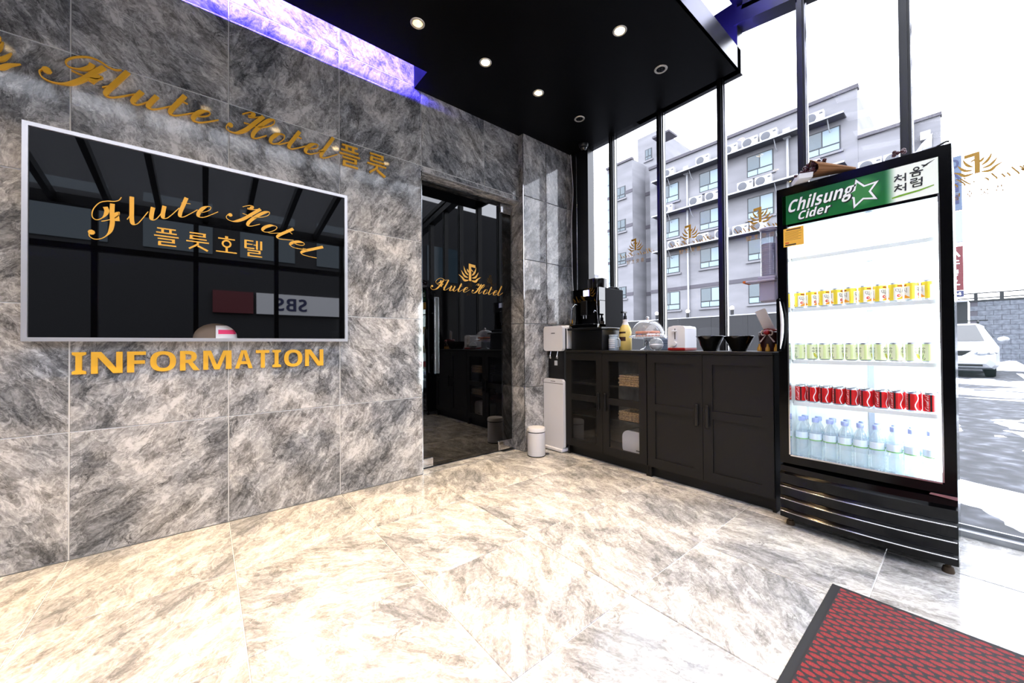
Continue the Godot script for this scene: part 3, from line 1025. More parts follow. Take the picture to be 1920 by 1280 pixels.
func yard_wall():
	var w := thing("block_wall", "grey concrete block wall with a black railing behind the white car", "wall", Vector3(24, -0.05, 0))
	slab("mortar", 0.012, 0.19, 0, 2.66, 0.02, 6.0, M.plaster_band, w)
	var shapes := []
	for k in 3:
		var s := MB.new()
		s.cbox(Vector3(0.09, 0.092, 0.194 - 0.0), Vector3(0.18, 0.182, 0.386), 0.006)
		shapes.append(s.mesh())
	for j in 14:
		for i in 8:
			var z := 0.02 + i * 0.396 + (0.198 if j % 2 == 1 else 0.0)
			if z > 2.9: continue
			obj("block", shapes[(i * 5 + j * 3) % 3], M.concrete_block, w).position = Vector3(rng.randf_range(-0.004, 0.004), j * 0.19, z)
	slab("coping", -0.03, 0.22, 2.66, 2.72, 0.0, 6.0, M.fence_dark, w)
	var mb := MB.new()
	for y in [2.78, 2.98]: mb.bx(0.06, 0.12, y, y + 0.04, -0.3, 6.0)
	obj("rail", mb, M.fence_dark, w)
	for z in [0.18, 0.82, 1.46]: slab("post", 0.04, 0.14, 2.72, 3.0, z - 0.05, z + 0.05, M.fence_dark, w)
	var fe := thing("yard_fence", "dark panel fence with a pale top rail below the grey building", "fence", Vector3(24, -0.05, 0))
	for k in 15:
		slab("panel", 0.0, 0.06, 0.0, 2.68, -0.02 - (k + 1) * 2.0, -0.03 - k * 2.0, M.fence_dark, fe)
	slab("top_rail", -0.03, 0.09, 2.68, 2.74, -30.0, 0.0, M.ledge_edge, fe)
	glow("fence_lamp_globe", Color(1, 0.98, 0.94), 2.5)
	var first: Node3D = null
	for z in [-15.3, -12.9, -9.95, -7.25]:
		var l: Node3D
		if first == null:
			l = thing("fence_lamp", "small white globe lamp on the dark yard fence", "lamp", Vector3(), 0.0, "globe lamps on the yard fence")
			var b := MB.new()
			b.cyl(Vector3(0, 0, 0), 0.09, 0.3, 12)
			obj("lamp_post", b, M.fence_dark, l)
			b = MB.new()
			b.ball(Vector3(0, 0.4, 0), Vector3(0.12, 0.13, 0.12), 14, 8)
			obj("lamp_globe", b, M.fence_lamp_globe, l)
			first = l
		else:
			l = again(first, Vector3())
		l.position = Vector3(24.02, 2.69, z * 24.0 / 27.0)

func car():
	var c := thing("car", "white sport utility car with roof rack parked at the block wall", "car", Vector3(17.2, -0.05, -0.37))
	mat("car_paint", Color(0.72, 0.73, 0.75), 0.2, 0.0, 0.6)
	mat("tyre", Color(0.035, 0.035, 0.04), 0.8)
	mat("lamp_lens", Color(0.55, 0.57, 0.6), 0.08, 0.5)
	var st := [[0.0, 0.72, 0.42, 0.66, 0.66, 0.66], [0.1, 0.84, 0.30, 0.76, 0.76, 0.76], [0.45, 0.91, 0.24, 0.88, 0.90, 0.7], [0.9, 0.93, 0.24, 0.94, 0.99, 0.7], [1.25, 0.93, 0.24, 0.98, 1.06, 0.72], [1.95, 0.93, 0.24, 1.0, 1.60, 0.60], [2.6, 0.93, 0.24, 1.01, 1.66, 0.62], [3.6, 0.93, 0.24, 1.02, 1.62, 0.60], [4.3, 0.90, 0.28, 1.02, 1.40, 0.56], [4.5, 0.84, 0.35, 0.95, 0.98, 0.7], [4.55, 0.78, 0.42, 0.8, 0.82, 0.7]]
	var rings := []
	for s in st:
		var r := []
		for sg in [1.0, -1.0]:
			var h := []
			h.append(Vector3(s[0], s[2], sg * s[1] * 0.9))
			h.append(Vector3(s[0], s[2] + 0.12, sg * s[1]))
			h.append(Vector3(s[0], s[3] - 0.08, sg * s[1]))
			h.append(Vector3(s[0], s[3], sg * s[1] * 0.95))
			h.append(Vector3(s[0], lerpf(s[3], s[4], 0.85), sg * lerpf(s[1] * 0.95, s[5], 0.8)))
			h.append(Vector3(s[0], s[4], sg * s[5] * 0.85))
			if sg < 0: h.reverse()
			r.append_array(h)
		rings.append(r)
	var mb := MB.new()
	for i in rings.size() - 1:
		for k in 12:
			var k2 := (k + 1) % 12
			mb.quad(rings[i][k], rings[i][k2], rings[i + 1][k2], rings[i + 1][k])
	for k in range(1, 11):
		mb.tri(rings[0][0], rings[0][k + 1], rings[0][k])
		mb.tri(rings[10][0], rings[10][k], rings[10][k + 1])
	obj("body", mb, M.car_paint, c)
	mb = MB.new()
	mb.quad(Vector3(1.24, 1.075, 0.66), Vector3(1.24, 1.075, -0.66), Vector3(1.90, 1.59, -0.50), Vector3(1.90, 1.59, 0.50))
	obj("windscreen", mb, M.dark_glass, c)
	for sg in [-1.0, 1.0]:
		mb = MB.new()
		var p := [Vector3(1.5, 1.08, 0.9 * sg), Vector3(3.7, 1.1, 0.9 * sg), Vector3(3.5, 1.52, 0.70 * sg), Vector3(2.05, 1.52, 0.70 * sg)]
		if sg < 0: p.reverse()
		mb.quad(p[0], p[1], p[2], p[3])
		obj("side_window", mb, M.dark_glass, c)
		mb = MB.new()
		mb.xf = Transform3D(Basis(Vector3.UP, 0.5 * sg), Vector3(0.12, 0.70, 0.66 * sg))
		mb.ball(Vector3(), Vector3(0.12, 0.085, 0.24), 14, 8)
		obj("headlamp", mb, M.lamp_lens, c)
		mb = MB.new()
		mb.ball(Vector3(0.06, 0.46, 0.55 * sg), Vector3(0.04, 0.05, 0.08), 12, 8)
		obj("fog_lamp", mb, M.lamp_lens, c)
		mb = MB.new()
		mb.ball(Vector3(1.5, 1.12, 1.02 * sg), Vector3(0.07, 0.08, 0.12), 12, 8)
		obj("wing_mirror", mb, M.car_paint, c)
		mb = MB.new()
		mb.tube([Vector3(1.9, 1.66, 0.55 * sg), Vector3(2.1, 1.72, 0.55 * sg), Vector3(3.5, 1.72, 0.55 * sg), Vector3(3.7, 1.64, 0.55 * sg)], 0.025, 6)
		obj("roof_rail", mb, M.tyre, c)
		for x in [0.85, 3.6]:
			mb = MB.new()
			mb.xf = Transform3D(Basis(Vector3.RIGHT, PI / 2), Vector3(x, 0.35, 0.74 * sg - 0.11))
			mb.lathe([Vector2(0, 0), Vector2(0.22, 0.0), Vector2(0.33, 0.02), Vector2(0.35, 0.06), Vector2(0.35, 0.18), Vector2(0.33, 0.22), Vector2(0.22, 0.22), Vector2(0, 0.22)], 24)
			var wh := obj("wheel", mb, M.tyre, c)
			mb = MB.new()
			mb.xf = Transform3D(Basis(Vector3.RIGHT, PI / 2), Vector3(x, 0.35, 0.74 * sg - 0.12))
			mb.lathe([Vector2(0, 0), Vector2(0.2, 0.0), Vector2(0.2, 0.24), Vector2(0, 0.24)], 18)
			obj("wheel_rim", mb, M.steel, wh)
	slab("cross_bar", 2.2, 2.26, 1.72, 1.75, -0.75, 0.75, M.tyre, c)
	mb = MB.new()
	mb.prism(PackedVector2Array([Vector2(-0.42, 0.79), Vector2(0.42, 0.79), Vector2(0.22, 0.64), Vector2(-0.22, 0.64)]), 0.0, 0.03)
	var gr := obj("grille", mb, M.tyre, c)
	gr.rotation.y = -PI / 2
	gr.position = Vector3(0.03, 0, 0)
	slab("number_plate", -0.02, 0.0, 0.47, 0.58, -0.26, 0.26, M.unit_white, c)
	slab("bumper_intake", 0.02, 0.08, 0.34, 0.43, -0.6, 0.6, M.tyre, c)

func street_signs():
	mat("sign_red", Color(0.36, 0.05, 0.1), 0.5)
	mat("sign_pale", Color(0.55, 0.58, 0.65), 0.5)
	mat("sign_blue", Color(0.28, 0.34, 0.44), 0.5)
	mat("sign_navy", Color(0.1, 0.12, 0.3), 0.5)
	var s := thing("sign_tower", "tall stacked shop sign boards on a pole beyond the fridge", "sign", Vector3(23.2, -0.05, -0.72))
	var mb := MB.new()
	mb.cyl(Vector3(0.15, 0, 0), 0.08, 8.5, 12)
	obj("pole", mb, M.steel, s)
	for q in [["board", 6.3, 8.45, M.sign_blue], ["board", 5.02, 6.25, M.sign_pale], ["board", 3.1, 4.85, M.sign_red], ["board", 2.84, 3.08, M.sign_navy]]:
		var bmb := MB.new()
		bmb.bx(0.0, 0.1, q[1], q[2], -0.5, 0.60)
		obj(q[0], bmb, q[3], s)
	var put := func(ch: String, y: float, h: float, m: Material):
		var b := MB.new()
		hangul_into(b, ch, Vector2(0, 0), h * 0.8, h, 0.0, 0.01, 1.2)
		var o := obj("letter", b, m, s)
		o.rotation.y = -PI / 2
		o.position = Vector3(-0.002, y, 0.22)
	var y := 7.95
	for ch in ["0", "^", "|", "|"]:
		put.call(ch, y, 0.42, M.sign_navy)
		y -= 0.48
	y = 4.38
	for ch in ["^", "=", "/", "-"]:
		put.call(ch, y, 0.38, M.white_paint)
		y -= 0.41
	var tb := text_box("6604", 0.42, 0.14, 0.01)
	var o := obj("phone_number", tb, M.white_paint, s)
	o.rotation.y = -PI / 2
	o.position = Vector3(-0.002, 2.89, 0.12)
	# shops across the street, seen only as mirror images in the dark glass
	var sh := thing("shop_building", "dark shop building across the street with white and red signs", "building", Vector3(0, -0.05, 12))
	slab("facade", -14, 14, 0, 8.5, 0, 6, M.fence_dark, sh)
	for k in 9: slab("window", -12.0 + k * 2.6, -10.2 + k * 2.6, 4.4, 6.2, -0.05, 0.0, M.window_glass, sh)
	slab("board", 1.5, 4.6, 2.3, 3.1, -0.2, 0.0, M.white_paint, sh)
	slab("board", 0.2, 1.4, 2.3, 3.1, -0.2, 0.0, M.sign_red, sh)
	var sb := text_box("SBS", 1.1, 0.5, 0.02)
	var so := obj("letters", sb, M.sign_navy, sh)
	so.rotation.y = PI
	so.position = Vector3(3.2, 2.45, -0.2)

# ---------- drinks fridge ----------
func label_image(w: int, h: int, bg: Color) -> Image:
	var im := Image.create(w, h, false, Image.FORMAT_RGB8)
	im.fill(bg)
	return im

func dab(im: Image, c: Vector2, r: float, col: Color):
	for y in range(maxi(0, int(c.y - r)), mini(im.get_height(), int(c.y + r) + 2)):
		for x in range(maxi(0, int(c.x - r)), mini(im.get_width(), int(c.x + r) + 2)):
			if Vector2(x, y).distance_to(c) <= r: im.set_pixel(x, y, col)

func stroke_on(im: Image, p: Array, w: Array, col: Color):
	for i in p.size() - 1:
		var n := maxi(1, int(p[i].distance_to(p[i + 1]) / 0.7))
		for k in n + 1:
			var f := float(k) / n
			dab(im, p[i].lerp(p[i + 1], f), maxf(0.6, lerpf(w[i], w[i + 1], f) / 2), col)

func hangul_on(im: Image, ch: String, at: Vector2, s: float, col: Color):
	for q in HANGUL[ch]:
		if q.size() == 4:
			var p := []
			var w := []
			for i in 13:
				p.append(at + Vector2(q[0] + cos(TAU * i / 12) * q[2], 1 - q[1] - sin(TAU * i / 12) * q[2]) * s)
				w.append(q[3] * s)
			stroke_on(im, p, w, col)
		else:
			stroke_on(im, [at + Vector2(q[0], 1 - q[1]) * s, at + Vector2(q[2], 1 - q[3]) * s], [q[4] * s, q[4] * s], col)

func can_label(kind: String) -> ImageTexture:
	var im: Image
	if kind == "cola":
		im = label_image(256, 128, Color(0.78, 0.03, 0.06))
		for k in 2:
			var x0 := k * 128
			var p := []
			var w := []
			for i in 17:
				p.append(Vector2(x0 + 20 + 9 * sin(i * 0.42), i * 8))
				w.append(7.0)
			stroke_on(im, p, w, Color(0.95, 0.95, 0.95))
			im.fill_rect(Rect2i(x0 + 100, 0, 11, 128), Color(0.06, 0.03, 0.04))
			# script running up the side
			var run := 4.0
			for ch in ["C", "o", "c", "a", "C", "o", "l", "a"]:
				for s in script_strokes(ch, 0.34, 0.1):
					var q := []
					var ww := []
					for i in s[0].size():
						q.append(Vector2(x0 + 92 - s[0][i].y * 11, 124 - run - s[0][i].x * 11))
						ww.append(s[1][i] * 11)
					stroke_on(im, q, ww, Color(0.97, 0.97, 0.97))
				run += SCRIPT[ch][0] * 11 + 3
	elif kind == "yellow":
		im = label_image(256, 128, Color(0.97, 0.86, 0.25))
		for k in 2:
			var x0 := k * 128
			im.fill_rect(Rect2i(x0 + 14, 26, 100, 102), Color(0.97, 0.95, 0.9))
			hangul_on(im, "믹", Vector2(x0 + 24, 36), 36, Color(0.08, 0.06, 0.06))
			hangul_on(im, "시", Vector2(x0 + 66, 36), 36, Color(0.08, 0.06, 0.06))
			stroke_on(im, [Vector2(x0 + 40, 14), Vector2(x0 + 88, 14)], [12, 12], Color(0.55, 0.2, 0.12))
			for i in 5: stroke_on(im, [Vector2(x0 + 40 + i * 9, 118 - i * 2), Vector2(x0 + 84 + i * 6, 96 + i * 4)], [13, 11], Color(0.95, 0.66 - 0.05 * (i % 2), 0.12))
			dab(im, Vector2(x0 + 44, 92), 12, Color(0.82, 0.2, 0.12))
			dab(im, Vector2(x0 + 46, 92), 5, Color(0.98, 0.9, 0.85))
	else:
		im = label_image(256, 128, Color(0.87, 0.93, 0.66))
		for k in 2:
			var x0 := k * 128
			im.fill_rect(Rect2i(x0 + 10, 10, 108, 112), Color(0.93, 0.96, 0.8))
			var i := 0
			for ch in ["옥", "수", "수", "수", "염", "차"]:
				hangul_on(im, ch, Vector2(x0 + 26 + (i % 3) * 26, 22 + (i / 3) * 26), 22, Color(0.14, 0.16, 0.1))
				i += 1
			stroke_on(im, [Vector2(x0 + 42, 80), Vector2(x0 + 52, 98), Vector2(x0 + 66, 118)], [12, 22, 6], Color(0.72, 0.78, 0.25))
			stroke_on(im, [Vector2(x0 + 48, 86), Vector2(x0 + 60, 108)], [8, 8], Color(0.92, 0.82, 0.3))
			stroke_on(im, [Vector2(x0 + 86, 82), Vector2(x0 + 74, 112)], [5, 8], Color(0.3, 0.55, 0.2))
			dab(im, Vector2(x0 + 92, 112), 8, Color(0.1, 0.12, 0.1))
			dab(im, Vector2(x0 + 92, 111), 5, Color(0.95, 0.95, 0.9))
	return ImageTexture.create_from_image(im)

func can_proto(kind: String, label: String, group: String) -> Node3D:
	var c := thing("drink_can", label, "can", Vector3(), 0.0, group)
	var m := mat("can_" + kind, Color.WHITE, 0.3, 0.15)
	m.albedo_texture = can_label(kind)
	var mb := MB.new()
	mb.lathe([Vector2(0.0245, 0.006), Vector2(0.0245, 0.082)], 20)
	obj("printed_wall", mb, m, c)
	mb = MB.new()
	mb.lathe([Vector2(0, 0.0), Vector2(0.019, 0.0), Vector2(0.0245, 0.006)], 20)
	mb.lathe([Vector2(0.0245, 0.082), Vector2(0.0215, 0.088), Vector2(0.0215, 0.0905), Vector2(0.020, 0.0905), Vector2(0.0195, 0.0885), Vector2(0, 0.0885)], 20)
	obj("can_ends", mb, M.steel, c)
	mb = MB.new()
	mb.box(Vector3(0.004, 0.0895, 0), Vector3(0.018, 0.0012, 0.011))
	obj("pull_tab", mb, M.chrome, c)
	return c

func fridge():
	mat("fridge_black", Color(0.015, 0.015, 0.019), 0.14, 0.0, 0.34)
	mat("fridge_white", Color(0.9, 0.92, 0.92), 0.4)
	mat("wire_white", Color(0.86, 0.88, 0.88), 0.35)
	glow("fridge_tube", Color(0.93, 0.98, 1.0), 14.0)
	var f := thing("drinks_fridge", "tall black glass door drinks fridge with green and white header sign", "fridge", Vector3(2.46, 0, -0.355), -PI / 2)
	var bk: Material = M.fridge_black
	# cabinet shell and white liner
	for s in [-1.0, 1.0]:
		slab("side_panel", s * 0.316, s * 0.290, 0.05, 1.84, -0.50, -0.05, bk, f)
		slab("side_liner", s * 0.290, s * 0.281, 0.36, 1.68, -0.47, -0.05, M.fridge_white, f)
	slab("back_panel", -0.29, 0.29, 0.05, 1.84, -0.50, -0.47, bk, f)
	slab("back_liner", -0.281, 0.281, 0.36, 1.68, -0.47, -0.46, M.fridge_white, f)
	slab("top_panel", -0.29, 0.29, 1.69, 1.84, -0.47, -0.05, bk, f)
	slab("top_liner", -0.281, 0.281, 1.68, 1.69, -0.46, -0.05, M.fridge_white, f)
	slab("floor_liner", -0.281, 0.281, 0.345, 0.36, -0.46, -0.05, M.fridge_white, f)
	slab("machine_box", -0.29, 0.29, 0.05, 0.345, -0.47, -0.06, bk, f)
	slab("back_rail", -0.012, 0.012, 0.37, 1.66, -0.46, -0.452, M.sign_pale, f)
	slab("shelf_rail", -0.281, -0.27, 0.37, 1.66, -0.40, -0.385, M.wire_white, f)
	slab("shelf_rail", 0.27, 0.281, 0.37, 1.66, -0.40, -0.385, M.wire_white, f)
	# light tubes down both front corners and along the top
	for q in [[0.268, 0.279, 0.42, 1.62, -0.075, -0.058], [-0.26, 0.26, 1.665, 1.678, -0.12, -0.10]]:
		slab("light_tube", q[0], q[1], q[2], q[3], q[4], q[5], M.fridge_tube, f)
	var l := AreaLight3D.new()
	l.name = "fridge_light"
	l.area_size = Vector2(0.02, 1.2)
	l.area_normalize_energy = true
	l.light_color = Color(0.93, 0.98, 1.0)
	l.light_energy = FRIDGE
	l.shadow_enabled = true
	f.add_child(l, true)
	l.position = Vector3(0.262, 1.02, -0.085)
	l.rotation = Vector3(0, deg_to_rad(62), 0)
	l = AreaLight3D.new()
	l.name = "fridge_light"
	l.area_size = Vector2(0.5, 0.03)
	l.area_normalize_energy = true
	l.light_color = Color(0.93, 0.98, 1.0)
	l.light_energy = FRIDGE * 0.6
	l.shadow_enabled = true
	f.add_child(l, true)
	l.position = Vector3(0, 1.655, -0.13)
	l.rotation = Vector3(deg_to_rad(-80), 0, 0)
	# shelves
	for y in [1.47, 1.19, 0.905, 0.675]:
		var mb := MB.new()
		mb.bx(-0.27, 0.27, y - 0.022, y - 0.002, -0.068, -0.062)
		mb.bx(-0.27, 0.27, y - 0.010, y - 0.002, -0.45, -0.444)
		mb.bx(-0.272, -0.266, y - 0.012, y - 0.002, -0.45, -0.062)
		mb.bx(0.266, 0.272, y - 0.012, y - 0.002, -0.45, -0.062)
		var sh := obj("shelf", mb, M.wire_white, f)
		mb = MB.new()
		for k in 27: mb.bx(-0.262 + k * 0.0200, -0.259 + k * 0.0200, y - 0.005, y - 0.001, -0.45, -0.064)
		sh.set_meta("label", "white wire shelf")
		var wires := obj("wires", mb, M.wire_white, sh)
		wires.set_meta("kind", "stuff")
	# door
	var mb := MB.new()
	mb.bx(-0.316, -0.274, 0.342, 1.845, -0.045, 0.0)
	mb.bx(0.280, 0.316, 0.342, 1.845, -0.045, 0.0)
	mb.bx(-0.274, 0.280, 0.342, 0.384, -0.045, 0.0)
	mb.bx(-0.274, 0.280, 1.80, 1.845, -0.045, 0.0)
	mb.bx(-0.274, 0.280, 1.63, 1.80, -0.045, -0.006)
	var door := obj("door", mb, bk, f)
	mb = MB.new()
	mb.bx(-0.274, -0.268, 0.384, 1.64, -0.03, 0.001)
	mb.bx(0.274, 0.280, 0.384, 1.64, -0.03, 0.001)
	mb.bx(-0.274, 0.280, 0.384, 0.391, -0.03, 0.001)
	obj("glass_trim", mb, M.chrome, door)
	mb = MB.new()
	mb.quad(Vector3(-0.268, 0.39, -0.012), Vector3(0.274, 0.39, -0.012), Vector3(0.274, 1.64, -0.012), Vector3(-0.268, 1.64, -0.012))
	obj("door_glass", mb, M.clear_glass, door)
	mb = MB.new()
	mb.cbox(Vector3(-0.308, 1.095, 0.012), Vector3(0.02, 0.29, 0.03), 0.004)
	var h := obj("door_handle", mb, bk, door)
	mb = MB.new()
	var hp := []
	for i in 9: hp.append(Vector3(-0.300 + 0.010 * sin(PI * i / 8), 0.965 + 0.26 * i / 8.0, 0.03))
	mb.tube(hp, [0.002, 0.005, 0.007, 0.008, 0.008, 0.008, 0.007, 0.005, 0.002], 8)
	obj("grip", mb, M.white_plastic, h)
	# header sign
	var gim := Image.create(256, 64, false, Image.FORMAT_RGB8)
	for x in 256:
		for y in 64:
			var u := x / 255.0
			var c := Color(0.055, 0.30, 0.14).lerp(Color(0.10, 0.42, 0.16), clampf(y / 64.0 * 0.5 + u * 0.4, 0, 1))
			var d := Vector2(u - 0.565, (y / 64.0 - 0.45) * 0.28).length()
			c = c.lerp(Color(0.55, 0.80, 0.45), clampf(1.0 - d / 0.13, 0, 1) * 0.8)
			c = c.lerp(Color(0.90, 0.91, 0.87), smoothstep(0.70, 0.78, u))
			gim.set_pixel(x, y, c)
	var gm := mat("header_print", Color.WHITE, 0.25)
	gm.albedo_texture = ImageTexture.create_from_image(gim)
	gm.emission_enabled = true
	gm.emission = Color.WHITE
	gm.emission_texture = gm.albedo_texture
	gm.emission_operator = BaseMaterial3D.EMISSION_OP_MULTIPLY
	gm.emission_energy_multiplier = 0.22
	mb = MB.new()
	mb.quad(Vector3(-0.290, 1.642, 0.0), Vector3(0.278, 1.642, 0.0), Vector3(0.278, 1.802, 0.0), Vector3(-0.290, 1.802, 0.0), [Vector2(0, 1), Vector2(1, 1), Vector2(1, 0), Vector2(0, 0)])
	var hd := obj("header_sign", mb, gm, f)
	hd.set_meta("label", "backlit header sign, green with white script on the left, cream on the right")
	mat("ink_dark", Color(0.02, 0.07, 0.04), 0.5)
	mat("ink_black", Color(0.02, 0.02, 0.02), 0.5)
	mat("ink_green", Color(0.45, 0.65, 0.08), 0.5)
	mat("star_green", Color(0.2, 0.5, 0.22), 0.4)
	mat("ink_white", Color(0.95, 0.95, 0.93), 0.4)
	for q in [["Chilsung", 0.262, 0.088, Vector3(-0.272, 1.682, 0.001)], ["Cider", 0.13, 0.045, Vector3(-0.222, 1.655, 0.001)]]:
		for lay in [[M.ink_dark, 0.005, 0.0012], [M.ink_white, 0.0, 0.0024]]:
			var e: float = lay[1]
			var tb := text_box(q[0], q[1] + e * 1.6, q[2] + e * 1.4, lay[2], true, 0.30)
			var o := obj("lettering", tb, lay[0], hd)
			o.position = q[3] + Vector3(-e * 0.4, -e * 1.1, 0)
			o.rotation.z = 0.06
	for lay in [[0.080, M.ink_dark, 0.0, 0.0003], [0.074, M.ink_white, 0.002, 0.0005], [0.056, M.star_green, 0.0, 0.0007]]:
		var star := PackedVector2Array()
		for i in 10:
			var a := PI / 2 + 0.25 + i * PI / 5
			var r: float = lay[0] * (1.0 if i % 2 == 0 else 0.48)
			star.append(Vector2(cos(a) * r, sin(a) * r))
		var sb := MB.new()
		sb.prism(star, 0.0, lay[3])
		obj("star", sb, lay[1], hd).position = Vector3(0.030, 1.722, 0.0004)
	var kb := MB.new()
	var kx := [0.145, 0.195]
	for q in [["처", 0.140, 1.725], ["음", 0.190, 1.738], ["처", 0.140, 1.680], ["럼", 0.190, 1.690]]:
		hangul_into(kb, q[0], Vector2(q[1], q[2]), 0.046, 0.040, 0.0004, 0.0012, 1.25)
	obj("brush_lettering", kb, M.ink_black, hd)
	kb = MB.new()
	kb.ribbon([Vector2(0.135, 1.662), Vector2(0.16, 1.666), Vector2(0.22, 1.672), Vector2(0.265, 1.682)], [0.006, 0.009, 0.007, 0.004], 0.0004, 0.001)
	obj("brush_underline", kb, M.ink_green, hd)
	kb = MB.new()
	leaf(kb, [Vector2(0.228, 1.783), Vector2(0.240, 1.777), Vector2(0.248, 1.782), Vector2(0.268, 1.793)], 0.007, 0.0004, 0.001)
	leaf(kb, [Vector2(0.232, 1.770), Vector2(0.240, 1.776), Vector2(0.246, 1.776)], 0.005, 0.0004, 0.001)
	obj("bird", kb, M.ink_black, hd)
	# yellow notice stuck on the glass
	var nim := label_image(96, 110, Color(0.93, 0.70, 0.22))
	nim.fill_rect(Rect2i(14, 6, 68, 7), Color(0.3, 0.18, 0.08))
	for k in 7: nim.fill_rect(Rect2i(8, 22 + k * 8, 78 - (k * 13) % 25, 2), Color(0.5, 0.34, 0.12))
	nim.fill_rect(Rect2i(8, 84, 18, 7), Color(0.75, 0.2, 0.1))
	nim.fill_rect(Rect2i(8, 96, 52, 8), Color(0.2, 0.14, 0.08))
	var nm := mat("notice_print", Color.WHITE, 0.6)
	nm.albedo_texture = ImageTexture.create_from_image(nim)
	mb = MB.new()
	mb.quad(Vector3(-0.286, 1.521, 0.002), Vector3(-0.196, 1.521, 0.002), Vector3(-0.196, 1.62, 0.002), Vector3(-0.286, 1.62, 0.002), [Vector2(0, 1), Vector2(1, 1), Vector2(1, 0), Vector2(0, 0)])
	obj("notice_sticker", mb, nm, f)
	# grille at the foot: bowed black panel with three chrome lines
	var prev := []
	mb = MB.new()
	var bow := func(x: float) -> float: return 0.012 + 0.03 * (1.0 - pow(x / 0.316, 2))
	var ys := [0.05, 0.083, 0.094, 0.150, 0.161, 0.218, 0.229, 0.285, 0.296, 0.325]
	var inn := [0.0, 0.0, -0.014, 0.0, -0.014, 0.0, -0.014, 0.0, -0.02, -0.02]
	for i in 16:
		var xa := -0.316 + 0.632 * i / 16.0
		var xb := -0.316 + 0.632 * (i + 1) / 16.0
		for k in ys.size() - 1:
			mb.quad(Vector3(xa, ys[k], bow.call(xa) + inn[k]), Vector3(xb, ys[k], bow.call(xb) + inn[k]), Vector3(xb, ys[k + 1], bow.call(xb) + inn[k + 1]), Vector3(xa, ys[k + 1], bow.call(xa) + inn[k + 1]))
	mb.bx(-0.316, 0.316, 0.05, 0.325, -0.06, -0.008)
	obj("kick_panel", mb, bk, f)
	for y in [0.083, 0.150, 0.218]:
		var cb := MB.new()
		var pts := []
		for i in 17:
			var x := -0.312 + 0.624 * i / 16.0
			pts.append(Vector3(x, y - 0.001, bow.call(x) + 0.001))
		cb.tube(pts, 0.0028, 6)
		obj("chrome_line", cb, M.chrome, f)
	mb = MB.new()
	mb.prism(PackedVector2Array([Vector2(0.235, 0.334), Vector2(0.316, 0.328), Vector2(0.316, 0.342), Vector2(0.24, 0.342)]), -0.03, 0.014)
	obj("hinge", mb, M.chrome, f)
	mat("rubber_foot", Color(0.25, 0.19, 0.12), 0.7)
	for x in [-0.28, 0.285]:
		for z in [-0.03, -0.44]:
			mb = MB.new()
			mb.lathe([Vector2(0, 0), Vector2(0.018, 0), Vector2(0.02, 0.006), Vector2(0.016, 0.025), Vector2(0.009, 0.028), Vector2(0.009, 0.05), Vector2(0, 0.05)], 14, Vector3(x, 0, z))
			obj("foot", mb, M.rubber_foot, f)
	stock(f.transform)

const FRIDGE := 2.2

